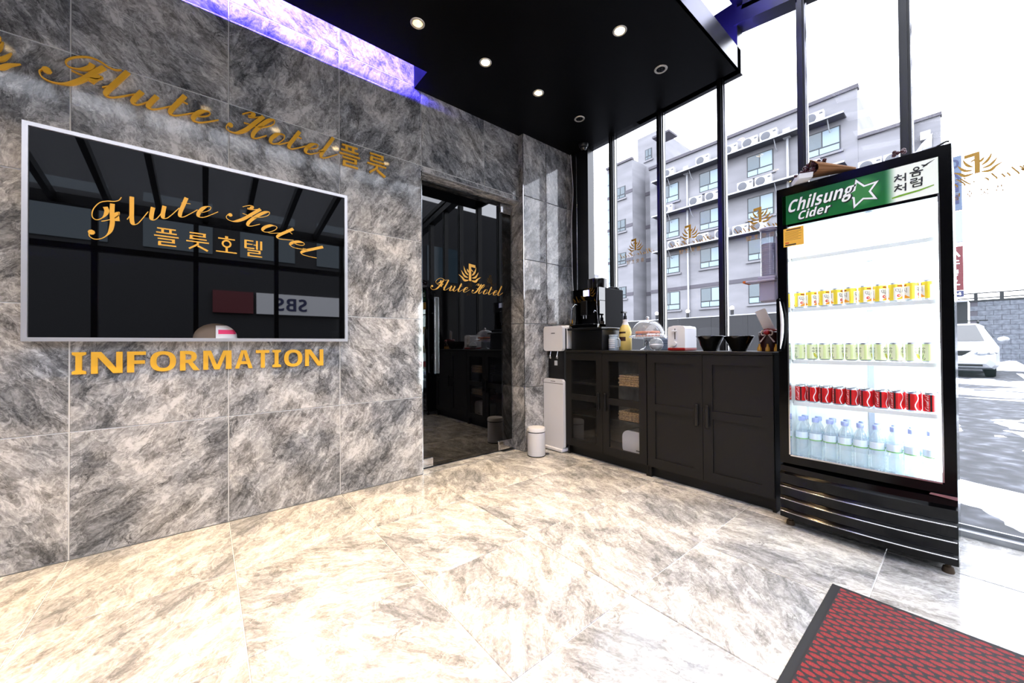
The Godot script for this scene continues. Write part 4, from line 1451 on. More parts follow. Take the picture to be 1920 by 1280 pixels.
func stock(tf: Transform3D):
	var kinds := [["yellow", 1.19, "yellow and white printed drink can on the upper fridge shelf", "yellow cans on the upper fridge shelf", 10, 1], ["green", 0.905, "pale green printed tea can on the middle fridge shelf", "green cans on the middle fridge shelf", 10, 1], ["cola", 0.675, "red cola can with white script on the lower fridge shelf", "red cans on the lower fridge shelf", 10, 2]]
	for k in kinds:
		var src := can_proto(k[0], k[2], k[3])
		var first := true
		for r in k[5]:
			for i in k[4]:
				var o: Node3D = src if first else again(src, Vector3())
				first = false
				o.position = tf * Vector3(-0.242 + i * 0.0535, k[1], -0.095 - r * 0.056)
				if r == 1: o.set_meta("label", "red cola can in the rear row of the lower fridge shelf")
				o.rotation.y = rng.randf_range(-0.5, 0.5) + (0.4 if k[0] == "cola" else -PI / 2 + PI / 2)
	mat("bottle_cap", Color(0.66, 0.72, 0.92), 0.4)
	mat("bottle_label", Color(0.86, 0.93, 0.98), 0.35)
	mat("label_green", Color(0.45, 0.72, 0.35), 0.4)
	glass("bottle_plastic", Color(0.80, 0.88, 0.93), 0.30, 0.05)
	var b := thing("water_bottle", "clear water bottle with pale blue cap on the fridge floor", "bottle", Vector3(), 0.0, "water bottles on the fridge floor")
	var mb := MB.new()
	var prof := [Vector2(0.0, 0.004), Vector2(0.022, 0.0), Vector2(0.027, 0.005), Vector2(0.0275, 0.04)]
	for k in 4:
		prof.append(Vector2(0.0262, 0.046 + k * 0.018))
		prof.append(Vector2(0.0275, 0.054 + k * 0.018))
	prof.append_array([Vector2(0.0275, 0.150), Vector2(0.022, 0.178), Vector2(0.012, 0.198), Vector2(0.011, 0.212)])
	mb.lathe(prof, 18)
	obj("bottle_body", mb, M.bottle_plastic, b)
	mb = MB.new()
	mb.lathe([Vector2(0.0281, 0.112), Vector2(0.0281, 0.148)], 18)
	obj("bottle_label", mb, M.bottle_label, b)
	mb = MB.new()
	mb.lathe([Vector2(0.0283, 0.110), Vector2(0.0283, 0.115)], 18)
	obj("label_stripe", mb, M.label_green, b)
	mb = MB.new()
	mb.lathe([Vector2(0.0, 0.207), Vector2(0.0148, 0.207), Vector2(0.0152, 0.226), Vector2(0.0135, 0.229), Vector2(0, 0.229)], 18)
	obj("cap", mb, M.bottle_cap, b)
	var first := true
	for r in 2:
		for i in 9:
			var o: Node3D = b if first else again(b, Vector3())
			first = false
			o.position = tf * Vector3(-0.240 + i * 0.060, 0.36, -0.100 - r * 0.065)
			if r == 1: o.set_meta("label", "clear water bottle in the rear row on the fridge floor")
			o.rotation.y = i * 0.7
	# on top of the fridge
	mat("kraft_paper", Color(0.52, 0.36, 0.22), 0.8)
	mat("tissue_paper", Color(0.88, 0.88, 0.9), 0.8)
	mat("dried_berry", Color(0.22, 0.03, 0.07), 0.45)
	var bq := thing("bouquet", "dried dark red berries wrapped in kraft paper on the fridge", "bouquet", tf * Vector3(-0.10, 1.845, -0.05))
	var apex := Vector3(0.03, 0.028, 0.10)
	var ax := Vector3(-0.35, 0.24, -0.9).normalized()
	var sd := ax.cross(Vector3.UP).normalized()
	var up := sd.cross(ax)
	for q in [[0.165, 0.012, 0.062, 0.10, M.kraft_paper, "kraft_wrap"], [0.150, 0.010, 0.052, 0.22, M.tissue_paper, "tissue_wrap"]]:
		mb = MB.new()
		for i in 22:
			var p := []
			for k in [[0, 0], [1, 0], [1, 1], [0, 1]]:
				var a: float = TAU * (i + k[0]) / 22.0
				var rr: float = (q[2] if k[1] == 1 else q[1]) * (1.0 + q[3] * k[1] * sin(a * 5.0))
				var ln: float = q[0] * k[1] * (1.0 + 0.25 * maxf(0.0, sin(a)) + 0.06 * sin(a * 3.0))
				p.append(apex + ax * ln + (sd * cos(a) + up * sin(a) * 0.62) * rr)
			mb.quad(p[0], p[1], p[2], p[3])
		obj(q[5], mb, q[4], bq)
	var op := apex + ax * 0.15
	for i in 52:
		mb = MB.new()
		var rr := rng.randf_range(0.007, 0.011)
		mb.ball(Vector3(), Vector3(rr, rr, rr), 8, 6)
		var o := obj("berry", mb, M.dried_berry, bq)
		var t := rng.randf()
		var c := op + ax * (0.055 * t) + Vector3(-0.012, 0.012 - 0.045 * t, -0.02 * t)
		c += Vector3(rng.randf_range(-1, 1), rng.randf_range(-1, 1) * 0.7, rng.randf_range(-1, 1)) * 0.036 * (1.0 - 0.4 * t)
		c.y = maxf(c.y, rr)
		o.position = c
	mb = MB.new()
	mb.xf = Transform3D(Basis(Vector3.UP, 0.5), Vector3(-0.06, 0.004, -0.10))
	mb.prism(PackedVector2Array([Vector2(-0.06, 0), Vector2(0.05, 0.0), Vector2(0.06, 0.02), Vector2(0.0, 0.03), Vector2(-0.03, 0.018), Vector2(-0.07, 0.022)]), -0.03, 0.03)
	obj("tissue_tail", mb, M.tissue_paper, bq)
	var wp := thing("paper_bundle", "crumpled white tissue paper with a few red berries on the fridge", "paper", tf * Vector3(0.13, 1.845, -0.08))
	mb = MB.new()
	var nz := noise(33, 9.0, 3)
	for i in 16:
		for j in 6:
			var p := []
			for k in [[0, 0], [0, 1], [1, 1], [1, 0]]:
				var z: float = -0.13 + 0.26 * (i + k[0]) / 16.0
				var x: float = -0.05 + 0.1 * (j + k[1]) / 6.0
				var edge := 1.0 - pow(absf(x) / 0.055, 2)
				p.append(Vector3(x, maxf(0.002, (0.02 + 0.018 * nz.get_noise_2d(z * 3, x * 4) + 0.07 * smoothstep(0.07, 0.13, z)) * edge), z))
			mb.quad(p[0], p[1], p[2], p[3])
	obj("tissue", mb, M.tissue_paper, wp)
	for i in 7:
		mb = MB.new()
		mb.ball(Vector3(-0.02 + rng.randf_range(-0.01, 0.01), 0.035 + rng.randf() * 0.015, 0.03 + rng.randf_range(-0.022, 0.022)), Vector3(0.009, 0.009, 0.009), 8, 6)
		obj("berry", mb, M.dried_berry, wp)
	var cl := thing("black_clip", "small black strap end lying on the fridge top", "strap", tf * Vector3(0.27, 1.845, -0.02))
	mb = MB.new()
	mb.tube([Vector3(0, 0.004, -0.04), Vector3(0, 0.006, 0.0), Vector3(0, 0.018, 0.03), Vector3(0, 0.016, 0.04)], 0.004, 6)
	obj("strap", mb, M.black_plastic, cl)

# ---------- counter by the glass wall ----------
func cabinet(zc: float, w: float, glazed: bool, label: String) -> Node3D:
	var c := thing("sideboard", label, "cabinet", Vector3(2.57, 0, zc), -PI / 2)
	var k: Material = M.cabinet_black
	var x := w / 2
	for s in [-1.0, 1.0]: slab("side_panel", s * x, s * (x - 0.018), 0.0, 0.925, -0.40, -0.02, k, c)
	slab("back_panel", -x + 0.018, x - 0.018, 0.06, 0.925, -0.40, -0.39, k, c)
	slab("bottom_panel", -x + 0.018, x - 0.018, 0.075, 0.093, -0.39, -0.02, k, c)
	slab("plinth", -x + 0.018, x - 0.018, 0.0, 0.075, -0.07, -0.055, k, c)
	var mb := MB.new()
	mb.cbox(Vector3(0, 0.935, -0.198), Vector3(w, 0.02, 0.41), 0.003)
	obj("top_panel", mb, k, c)
	if glazed:
		slab("shelf", -x + 0.018, x - 0.018, 0.36, 0.376, -0.39, -0.04, k, c)
		slab("shelf", -x + 0.018, x - 0.018, 0.64, 0.656, -0.39, -0.04, k, c)
	for s in [-1.0, 1.0]:
		var x0: float = -x + 0.002 if s < 0 else 0.0015
		var x1: float = -0.0015 if s < 0 else x - 0.002
		var st := 0.062
		mb = MB.new()
		mb.bx(x0, x0 + st, 0.085, 0.922, -0.02, 0.0)
		mb.bx(x1 - st, x1, 0.085, 0.922, -0.02, 0.0)
		mb.bx(x0 + st, x1 - st, 0.085, 0.15, -0.02, 0.0)
		mb.bx(x0 + st, x1 - st, 0.858, 0.922, -0.02, 0.0)
		mb.bx(x0 + st, x1 - st, 0.50, 0.552, -0.02, 0.0)
		var d := obj("door", mb, k, c)
		for yy in [[0.15, 0.50], [0.552, 0.858]]:
			mb = MB.new()
			if glazed:
				mb.quad(Vector3(x0 + st, yy[0], -0.011), Vector3(x1 - st, yy[0], -0.011), Vector3(x1 - st, yy[1], -0.011), Vector3(x0 + st, yy[1], -0.011))
				obj("pane", mb, M.cabinet_glass, d)
			else:
				mb.bx(x0 + st, x1 - st, yy[0], yy[1], -0.016, -0.009)
				obj("panel", mb, k, d)
		mb = MB.new()
		var hx: float = x1 - 0.033 if s < 0 else x0 + 0.033
		mb.cbox(Vector3(hx, 0.515, 0.016), Vector3(0.022, 0.15, 0.014), 0.004)
		mb.bx(hx - 0.006, hx + 0.006, 0.455, 0.47, 0.0, 0.01)
		mb.bx(hx - 0.006, hx + 0.006, 0.56, 0.575, 0.0, 0.01)
		obj("handle", mb, M.black_plastic, d)
	return c

func basket(at: Vector3, sx: float, sy: float, sz: float, label: String):
	var b := thing("wicker_basket", label, "basket", at)
	for k in 5:
		var mb := MB.new()
		var y := 0.01 + (sy - 0.02) * k / 4.0
		var pts := []
		for i in 41:
			var a := TAU * i / 40
			var e := 0.004 * (1.0 if (i + k) % 2 == 0 else -1.0)
			var px := clampf(cos(a) * 1.35, -1.0, 1.0) * (sx / 2 + e)
			var pz := clampf(sin(a) * 1.35, -1.0, 1.0) * (sz / 2 + e)
			pts.append(Vector3(px, y, pz))
		mb.tube(pts, sy / 9.0, 6)
		obj("weave_row", mb, M.wicker, b)
	slab("base", -sx / 2, sx / 2, 0.0, 0.008, -sz / 2, sz / 2, M.wicker, b)

func rounded_panel(mb: MB, w: float, h: float, r: float, z0: float, z1: float, at := Vector2()):
	var p := PackedVector2Array()
	for c in [[1, 1, 0], [-1, 1, 1], [-1, -1, 2], [1, -1, 3]]:
		for i in 6:
			var a: float = c[2] * PI / 2 + i * PI / 10
			p.append(at + Vector2(c[0] * (w / 2 - r) + cos(a) * r, c[1] * (h / 2 - r) + sin(a) * r))
	mb.prism(p, z0, z1)

func counter():
	mat("cabinet_black", Color(0.075, 0.07, 0.062), 0.5, 0.0, 0.4)
	glass("cabinet_glass", Color(0.2, 0.2, 0.2), 0.12)
	var wk := mat("wicker", Color.WHITE, 0.8)
	wk.albedo_texture = tex_noise(61, 0.06, [[0.0, Color(0.28, 0.2, 0.12)], [0.5, Color(0.62, 0.5, 0.34)], [1.0, Color(0.8, 0.7, 0.52)]], 128)
	wk.uv1_triplanar = true
	wk.uv1_scale = Vector3(8, 8, 8)
	cabinet(-1.952, 0.812, true, "black sideboard with glass doors under the coffee machine")
	cabinet(-1.135, 0.812, false, "black sideboard with panelled solid doors beside the drinks fridge")
	var Y := 0.945
	basket(Vector3(2.72, 0.6565, -1.70), 0.2, 0.09, 0.24, "wicker basket on the upper shelf behind the glass doors")
	basket(Vector3(2.72, 0.378, -1.70), 0.19, 0.075, 0.26, "wicker basket on the middle shelf behind the glass doors")
	var rc := thing("bread_box", "white rounded appliance on the cabinet floor behind glass", "appliance", Vector3(2.70, 0.0935, -1.70), -PI / 2)
	var mb := MB.new()
	rounded_panel(mb, 0.26, 0.20, 0.06, -0.12, 0.03, Vector2(0, 0.10))
	obj("body", mb, M.white_plastic, rc)
	var tb := printed_mark(0.05, 0.008)
	obj("printed_mark", tb, M.black_plastic, rc).position = Vector3(0.0, 0.045, 0.0302)
	# water dispenser
	var d := thing("water_dispenser", "tall white and black water dispenser beside the marble pier", "water dispenser", Vector3(2.555, 0, -2.498), -PI / 2)
	mb = MB.new()
	mb.cbox(Vector3(0, 0.60, -0.2), Vector3(0.235, 1.12, 0.33), 0.015)
	obj("body", mb, M.black_plastic, d)
	mb = MB.new()
	mb.cbox(Vector3(0.0, 1.06, -0.20), Vector3(0.25, 0.235, 0.32), 0.02)
	obj("tank_cover", mb, M.white_plastic, d)
	mb = MB.new()
	rounded_panel(mb, 0.25, 0.235, 0.03, -0.025, 0.012, Vector2(0, 1.055))
	obj("front_cover", mb, M.white_plastic, d)
	tb = printed_mark(0.05, 0.008)
	obj("printed_mark", tb, M.ink_black, d).position = Vector3(-0.02, 1.10, 0.0122)
	mb = MB.new()
	rounded_panel(mb, 0.255, 0.645, 0.03, -0.02, 0.012, Vector2(0, 0.352))
	obj("lower_cover", mb, M.white_plastic, d)
	slab("cover_seam", -0.127, 0.127, 0.632, 0.636, 0.0, 0.0125, M.ink_black, d)
	tb = printed_mark(0.06, 0.006)
	obj("printed_mark", tb, M.ink_black, d).position = Vector3(-0.03, 0.65, 0.0122)
	for x in [-0.045, 0.045]:
		mb = MB.new()
		mb.tube([Vector3(x, 0.935, -0.01), Vector3(x, 0.90, 0.0), Vector3(x, 0.872, 0.012), Vector3(x + 0.02, 0.868, 0.016), Vector3(x + 0.022, 0.89, 0.018)], 0.006, 8)
		obj("tap", mb, M.chrome, d)
	mb = MB.new()
	mb.bx(-0.02, 0.016, 0.80, 0.845, -0.033, -0.0325 + 0.003)
	obj("info_label", mb, M.white_paint, d)
	mb = MB.new()
	mb.cbox(Vector3(0, 0.02, -0.02), Vector3(0.24, 0.03, 0.10), 0.006)
	obj("drip_foot", mb, M.white_plastic, d)
	# pedal bin
	var b := thing("pedal_bin", "small white round pedal bin on the floor by the marble pier", "bin", Vector3(2.315, 0, -2.49))
	mb = MB.new()
	mb.lathe([Vector2(0, 0.006), Vector2(0.078, 0.006), Vector2(0.080, 0.012), Vector2(0.080, 0.215)], 32)
	obj("body", mb, M.white_plastic, b)
	mb = MB.new()
	mb.lathe([Vector2(0.0, 0.0), Vector2(0.081, 0.0), Vector2(0.081, 0.007), Vector2(0.078, 0.008)], 32)
	mb.lathe([Vector2(0.0805, 0.213), Vector2(0.0815, 0.216), Vector2(0.0815, 0.220), Vector2(0.079, 0.221)], 32)
	obj("rubber_ring", mb, M.black_plastic, b)
	mb = MB.new()
	mb.lathe([Vector2(0.083, 0.221), Vector2(0.083, 0.243), Vector2(0.076, 0.254), Vector2(0.05, 0.259), Vector2(0, 0.261)], 32)
	obj("lid", mb, M.white_plastic, b)
	mb = MB.new()
	mb.xf = Transform3D(Basis(Vector3.UP, -0.5), Vector3())
	mb.bx(0.075, 0.115, 0.008, 0.014, -0.02, 0.02)
	obj("pedal", mb, M.black_plastic, b)
	# coffee machine on its black base
	mat("machine_side", Color(0.05, 0.053, 0.065), 0.65, 0.0, 0.2)
	var cs := thing("machine_stand", "black box stand under the coffee machine", "stand", Vector3(2.62, Y, -2.16), -PI / 2)
	mb = MB.new()
	mb.cbox(Vector3(0, 0.09, -0.18), Vector3(0.35, 0.18, 0.36), 0.004)
	obj("box", mb, M.black_plastic, cs)
	mb = MB.new()
	mb.cbox(Vector3(-0.005, 0.19, -0.17), Vector3(0.39, 0.018, 0.4), 0.004)
	obj("board", mb, M.black_plastic, cs)
	var cm := thing("coffee_machine", "black automatic coffee machine with a lit display and bean hopper", "coffee machine", Vector3(2.66, Y + 0.199, -2.19), -PI / 2)
	mb = MB.new()
	mb.cbox(Vector3(0, 0.18, -0.20), Vector3(0.32, 0.35, 0.28), 0.006)
	obj("housing", mb, M.machine_side, cm)
	mb = MB.new()
	mb.bx(-0.16, 0.16, 0.235, 0.352, -0.07, 0.02)
	mb.bx(-0.16, -0.10, 0.03, 0.24, -0.07, 0.0)
	mb.bx(0.115, 0.16, 0.005, 0.24, -0.07, 0.012)
	mb.bx(-0.16, 0.16, 0.0, 0.03, -0.07, 0.05)
	obj("front", mb, M.dark_glass, cm)
	glow("display_screen", Color(0.85, 0.88, 1.0), 1.6)
	slab("display_screen", -0.012, 0.045, 0.285, 0.338, 0.02, 0.0225, M.display_screen, cm)
	glow("display_edge", Color(0.15, 0.15, 1.0), 1.2)
	slab("display_edge", 0.045, 0.052, 0.282, 0.338, 0.02, 0.0222, M.display_edge, cm)
	mb = MB.new()
	mb.cbox(Vector3(-0.005, 0.18, 0.0), Vector3(0.075, 0.13, 0.06), 0.006)
	obj("brew_head", mb, M.black_plastic, cm)
	for x in [-0.02, 0.01]:
		mb = MB.new()
		mb.cyl(Vector3(x, 0.085, 0.01), 0.007, 0.035, 12)
		obj("spout", mb, M.chrome, cm)
	mb = MB.new()
	mb.tube([Vector3(-0.09, 0.215, 0.0), Vector3(-0.105, 0.22, 0.03), Vector3(-0.12, 0.19, 0.05), Vector3(-0.135, 0.1, 0.05), Vector3(-0.14, 0.05, 0.05)], 0.007, 8)
	obj("steam_wand", mb, M.chrome, cm)
	slab("drip_grid", -0.11, 0.115, 0.03, 0.034, -0.06, 0.048, M.chrome, cm)
	mb = MB.new()
	mb.tube([Vector3(0.150, 0.005, 0.014), Vector3(0.138, 0.12, 0.018), Vector3(0.135, 0.22, 0.02), Vector3(0.15, 0.35, 0.022)], 0.004, 6)
	obj("chrome_edge", mb, M.chrome, cm)
	mb = MB.new()
	mb.tube([Vector3(0.128, 0.14, 0.016), Vector3(0.118, 0.15, 0.03), Vector3(0.112, 0.13, 0.034)], 0.005, 6)
	obj("lever", mb, M.chrome, cm)
	mat("smoked_plastic", Color(0.05, 0.04, 0.035), 0.08)
	mb = MB.new()
	mb.lathe([Vector2(0.085, 0.0), Vector2(0.09, 0.09), Vector2(0.088, 0.1), Vector2(0.07, 0.107), Vector2(0, 0.11)], 28, Vector3(0.0, 0.355, -0.16))
	obj("bean_hopper", mb, M.smoked_plastic, cm)
	mb = MB.new()
	mb.cyl(Vector3(0.10, 0.355, -0.27), 0.055, 0.025, 20, 0.005)
	obj("tank_lid", mb, M.black_plastic, cm)
	# yellow box of stick coffee
	mat("box_yellow", Color(0.85, 0.62, 0.12), 0.5)
	var bx := thing("stick_box", "small yellow box of coffee sticks behind the water dispenser", "box", Vector3(2.80, 1.1785, -2.46), -PI / 2)
	mb = MB.new()
	mb.bx(-0.05, 0.05, 0.0, 0.065, -0.06, 0.0)
	obj("carton", mb, M.box_yellow, bx)
	slab("carton_mouth", -0.048, 0.048, 0.062, 0.067, -0.058, -0.002, M.cabinet_black, bx)
	slab("printed_band", -0.045, 0.045, 0.012, 0.026, 0.0, 0.0008, M.ink_black, bx)
	mb = MB.new()
	mb.tube([Vector3(0.02, 0.02, -0.03), Vector3(0.035, 0.125, -0.03)], 0.005, 6)
	obj("stick", mb, M.white_plastic, bx)
	# syrup bottle
	mat("bottle_yellow", Color(0.84, 0.74, 0.42), 0.35)
	mat("print_brown", Color(0.22, 0.10, 0.05), 0.5)
	var sy := thing("syrup_bottle", "yellow labelled syrup bottle with a black pump behind the mug", "bottle", Vector3(2.84, Y, -1.905))
	mb = MB.new()
	mb.lathe([Vector2(0, 0), Vector2(0.05, 0), Vector2(0.054, 0.01), Vector2(0.053, 0.15), Vector2(0.047, 0.19), Vector2(0.028, 0.222), Vector2(0.018, 0.24), Vector2(0.016, 0.262)], 24)
	obj("bottle_body", mb, M.bottle_yellow, sy)
	mb = MB.new()
	mb.lathe([Vector2(0.0305, 0.22), Vector2(0.0215, 0.242), Vector2(0.0235, 0.25), Vector2(0.0235, 0.266), Vector2(0, 0.268)], 20)
	obj("neck", mb, M.white_plastic, sy)
	mb = MB.new()
	mb.lathe([Vector2(0.0542, 0.08), Vector2(0.0542, 0.115)], 12, Vector3(), PI * 0.8, PI * 1.2)
	obj("label_print", mb, M.print_brown, sy)
	mb = MB.new()
	mb.lathe([Vector2(0.0538, 0.145), Vector2(0.0535, 0.16)], 12, Vector3(), PI * 0.75, PI * 1.2)
	obj("label_print", mb, M.print_brown, sy)
	mb = MB.new()
	mb.lathe([Vector2(0, 0.268), Vector2(0.017, 0.268), Vector2(0.014, 0.30), Vector2(0.008, 0.302), Vector2(0.008, 0.325), Vector2(0, 0.325)], 16)
	mb.bx(-0.045, 0.012, 0.322, 0.335, -0.012, 0.012)
	obj("pump", mb, M.black_plastic, sy)
	# jar mug
	mat("mug_grey", Color(0.62, 0.67, 0.72), 0.35)
	var mg := thing("jar_mug", "pale grey embossed jar mug beside the coffee stand", "mug", Vector3(2.72, Y, -1.945))
	mb = MB.new()
	mb.lathe([Vector2(0, 0.0), Vector2(0.036, 0.0), Vector2(0.039, 0.006), Vector2(0.039, 0.10), Vector2(0.034, 0.112), Vector2(0.034, 0.118), Vector2(0.037, 0.12), Vector2(0.037, 0.135), Vector2(0.033, 0.135), Vector2(0.033, 0.01), Vector2(0, 0.01)], 28)
	obj("jar", mb, M.mug_grey, mg)
	for k in 5:
		mb = MB.new()
		mb.lathe([Vector2(0.0392, 0.022 + k * 0.016), Vector2(0.0402, 0.024 + k * 0.016), Vector2(0.0402, 0.027 + k * 0.016), Vector2(0.0392, 0.029 + k * 0.016)], 16, Vector3(), PI * 0.7, PI * 1.3)
		obj("embossed_line", mb, M.white_plastic, mg)
	mb = MB.new()
	mb.tube([Vector3(0, 0.095, 0.036), Vector3(0, 0.1, 0.055), Vector3(0, 0.085, 0.066), Vector3(0, 0.04, 0.066), Vector3(0, 0.025, 0.055), Vector3(0, 0.028, 0.036)], 0.006, 8)
	obj("handle", mb, M.mug_grey, mg)
	# tin box, cake stand with bread
	mat("tin_blue", Color(0.45, 0.52, 0.62), 0.4)
	var tn := thing("tin_box", "blue grey box standing behind the cake stand foot", "box", Vector3(2.935, Y, -1.66), -PI / 2)
	mb = MB.new()
	mb.cbox(Vector3(0, 0.049, -0.025), Vector3(0.26, 0.098, 0.05), 0.004)
	obj("carton", mb, M.tin_blue, tn)
	for y in [0.055, 0.075]: slab("printed_line", -0.06, 0.12, y, y + 0.003, 0.0, 0.0006, M.sign_navy, tn)
	mb = MB.new()
	mb.prism(PackedVector2Array([Vector2(-0.115, 0.05), Vector2(-0.1, 0.03), Vector2(-0.085, 0.05), Vector2(-0.085, 0.075), Vector2(-0.1, 0.09), Vector2(-0.115, 0.075)]), 0.0, 0.0008)
	obj("printed_badge", mb, M.sign_navy, tn)
	glass("crystal", Color(0.86, 0.9, 0.93), 0.16, 0.03)
	mat("bread", Color(0.72, 0.36, 0.14), 0.7)
	mat("cake_board", Color(0.82, 0.78, 0.7), 0.7)
	var ck := thing("cake_stand", "glass footed cake stand with a clear dome and knob", "cake stand", Vector3(2.78, Y, -1.655))
	mb = MB.new()
	mb.lathe([Vector2(0, 0.0), Vector2(0.062, 0.0), Vector2(0.06, 0.008), Vector2(0.025, 0.022), Vector2(0.014, 0.04), Vector2(0.022, 0.055), Vector2(0.014, 0.07), Vector2(0.03, 0.092), Vector2(0.135, 0.1), Vector2(0.142, 0.122), Vector2(0.138, 0.122), Vector2(0.13, 0.106), Vector2(0, 0.104)], 36)
	obj("foot_and_plate", mb, M.crystal, ck)
	for i in 36:
		mb = MB.new()
		mb.ball(Vector3(cos(TAU * i / 36) * 0.141, 0.112, sin(TAU * i / 36) * 0.141), Vector3(0.006, 0.009, 0.006), 6, 4)
		obj("rim_bead", mb, M.crystal, ck)
	mb = MB.new()
	var dome := []
	for i in 15: dome.append(Vector2(0.128 * cos(PI / 2 * i / 14.0), 0.125 + 0.125 * sin(PI / 2 * i / 14.0)))
	mb.lathe(dome, 36)
	obj("dome", mb, M.crystal, ck)
	mb = MB.new()
	mb.lathe([Vector2(0.13, 0.123), Vector2(0.132, 0.126), Vector2(0.13, 0.130)], 36)
	obj("dome_rim", mb, M.chrome, ck)
	mb = MB.new()
	mb.ball(Vector3(0, 0.262, 0), Vector3(0.013, 0.013, 0.013), 12, 8)
	obj("knob", mb, M.chrome, ck)
	var br := thing("bread_stack", "sliced brown bread under the cake dome", "bread", Vector3(2.78, Y + 0.1065, -1.655))
	for k in 2:
		mb = MB.new()
		mb.cbox(Vector3(0, 0.015 + k * 0.024, 0), Vector3(0.13, 0.021, 0.15), 0.006)
		obj("slice", mb, M.bread, br)
	slab("board", -0.075, 0.075, 0.0, 0.003, -0.085, 0.085, M.cake_board, br)
	var gl := thing("glass_bowl", "round glass jar of white sugar beside the cake stand foot", "jar", Vector3(2.68, Y, -1.525))
	mb = MB.new()
	var pr := []
	for i in 15: pr.append(Vector2(0.052 * sin(0.5 + (PI - 0.85) * i / 14.0), 0.05 - 0.052 * cos(0.5 + (PI - 0.85) * i / 14.0)))
	mb.lathe([Vector2(0, 0.004)] + pr, 28)
	obj("bowl", mb, M.crystal, gl)
	mb = MB.new()
	mb.lathe([Vector2(0, 0.008), Vector2(0.03, 0.01), Vector2(0.046, 0.03), Vector2(0.049, 0.048), Vector2(0, 0.054)], 24)
	obj("sugar", mb, M.white_paint, gl)
	# toaster
	mat("toaster_red", Color(0.55, 0.06, 0.06), 0.35)
	var to := thing("toaster", "white toaster with a red base between the cake stand and black bowls", "toaster", Vector3(2.69, Y, -1.372), -PI / 2)
	mb = MB.new()
	var tp := PackedVector2Array([Vector2(-0.066, 0.022), Vector2(0.066, 0.022), Vector2(0.065, 0.165), Vector2(0.058, 0.178), Vector2(0.02, 0.187), Vector2(-0.02, 0.187), Vector2(-0.058, 0.178), Vector2(-0.064, 0.165)])
	mb.prism(tp, -0.18, 0.0)
	obj("body", mb, M.white_plastic, to)
	mb = MB.new()
	mb.cbox(Vector3(0, 0.012, -0.09), Vector3(0.134, 0.022, 0.19), 0.005)
	obj("base", mb, M.toaster_red, to)
	slab("lever_slot", -0.012, -0.006, 0.085, 0.165, 0.0, 0.0008, M.black_plastic, to)
	mb = MB.new()
	mb.cbox(Vector3(-0.009, 0.145, 0.012), Vector3(0.034, 0.012, 0.022), 0.003)
	obj("lever", mb, M.white_plastic, to)
	mb = MB.new()
	mb.xf = Transform3D(Basis(Vector3.RIGHT, PI / 2), Vector3(-0.012, 0.052, 0.0))
	mb.lathe([Vector2(0.018, 0.0), Vector2(0.017, 0.012), Vector2(0, 0.013)], 20)
	obj("dial", mb, M.white_plastic, to)
	for x in [-0.022, 0.022]: slab("bread_slot", x - 0.012, x + 0.012, 0.186, 0.1885, -0.15, -0.03, M.black_plastic, to)
	# black bowls
	mat("bowl_black", Color(0.012, 0.013, 0.012), 0.1)
	for q in [[2.72, -1.145, 0.105, "black flared bowl of red sachets next to the toaster", false], [2.72, -0.963, 0.1, "black flared bowl of yellow sachets beside the red gift basket", true]]:
		var bo := thing("bowl", q[3], "bowl", Vector3(q[0], Y, q[1]))
		var hb: float = q[2]
		mb = MB.new()
		mb.lathe([Vector2(0, 0), Vector2(0.042, 0), Vector2(0.044, 0.004), Vector2(0.09, hb - 0.002), Vector2(0.088, hb), Vector2(0.085, hb - 0.002), Vector2(0.04, 0.008), Vector2(0, 0.008)], 36)
		obj("bowl_wall", mb, M.bowl_black, bo)
		for i in 7:
			mb = MB.new()
			mb.xf = Transform3D(Basis(Vector3.UP, i * 1.1) * Basis(Vector3.RIGHT, 0.5), Vector3(cos(i * 2.0) * 0.035, hb - 0.022 + 0.004 * (i % 3), sin(i * 2.0) * 0.035))
			mb.cbox(Vector3(), Vector3(0.05, 0.006, 0.035), 0.002)
			obj("sachet", mb, M.box_yellow if q[4] else M.toaster_red, bo)
	# gift basket
	mat("gift_red", Color(0.42, 0.02, 0.05), 0.4)
	mat("gift_dark", Color(0.17, 0.012, 0.022), 0.35)
	mat("ribbon_pale", Color(0.75, 0.68, 0.66), 0.4)
	var gb := thing("gift_basket", "dark red wrapped gift basket with ribbon bow and small bottles", "gift basket", Vector3(2.77, Y, -0.795))
	mb = MB.new()
	mb.lathe([Vector2(0, 0.0), Vector2(0.06, 0.0), Vector2(0.064, 0.05), Vector2(0.07, 0.12), Vector2(0.06, 0.125), Vector2(0, 0.12)], 24)
	obj("basket_wall", mb, M.gift_dark, gb)
	for k in 3:
		mb = MB.new()
		mb.lathe([Vector2(0.01, 0.03), Vector2(0.013, 0.03), Vector2(0.012, 0.05), Vector2(0.006, 0.062), Vector2(0.006, 0.075), Vector2(0, 0.075)], 12, Vector3(-0.065, -0.028, -0.045 + k * 0.045))
		obj("small_bottle", mb, M.gold_foil, gb)
	for k in 9:
		mb = MB.new()
		var a := k * 0.7
		mb.xf = Transform3D(Basis(Vector3.UP, a) * Basis(Vector3.BACK, 0.5), Vector3(cos(a) * 0.03, 0.12, sin(a) * 0.035))
		mb.ball(Vector3(), Vector3(0.045, 0.014, 0.03), 10, 6)
		obj("wrap_fold", mb, M.gift_red, gb)
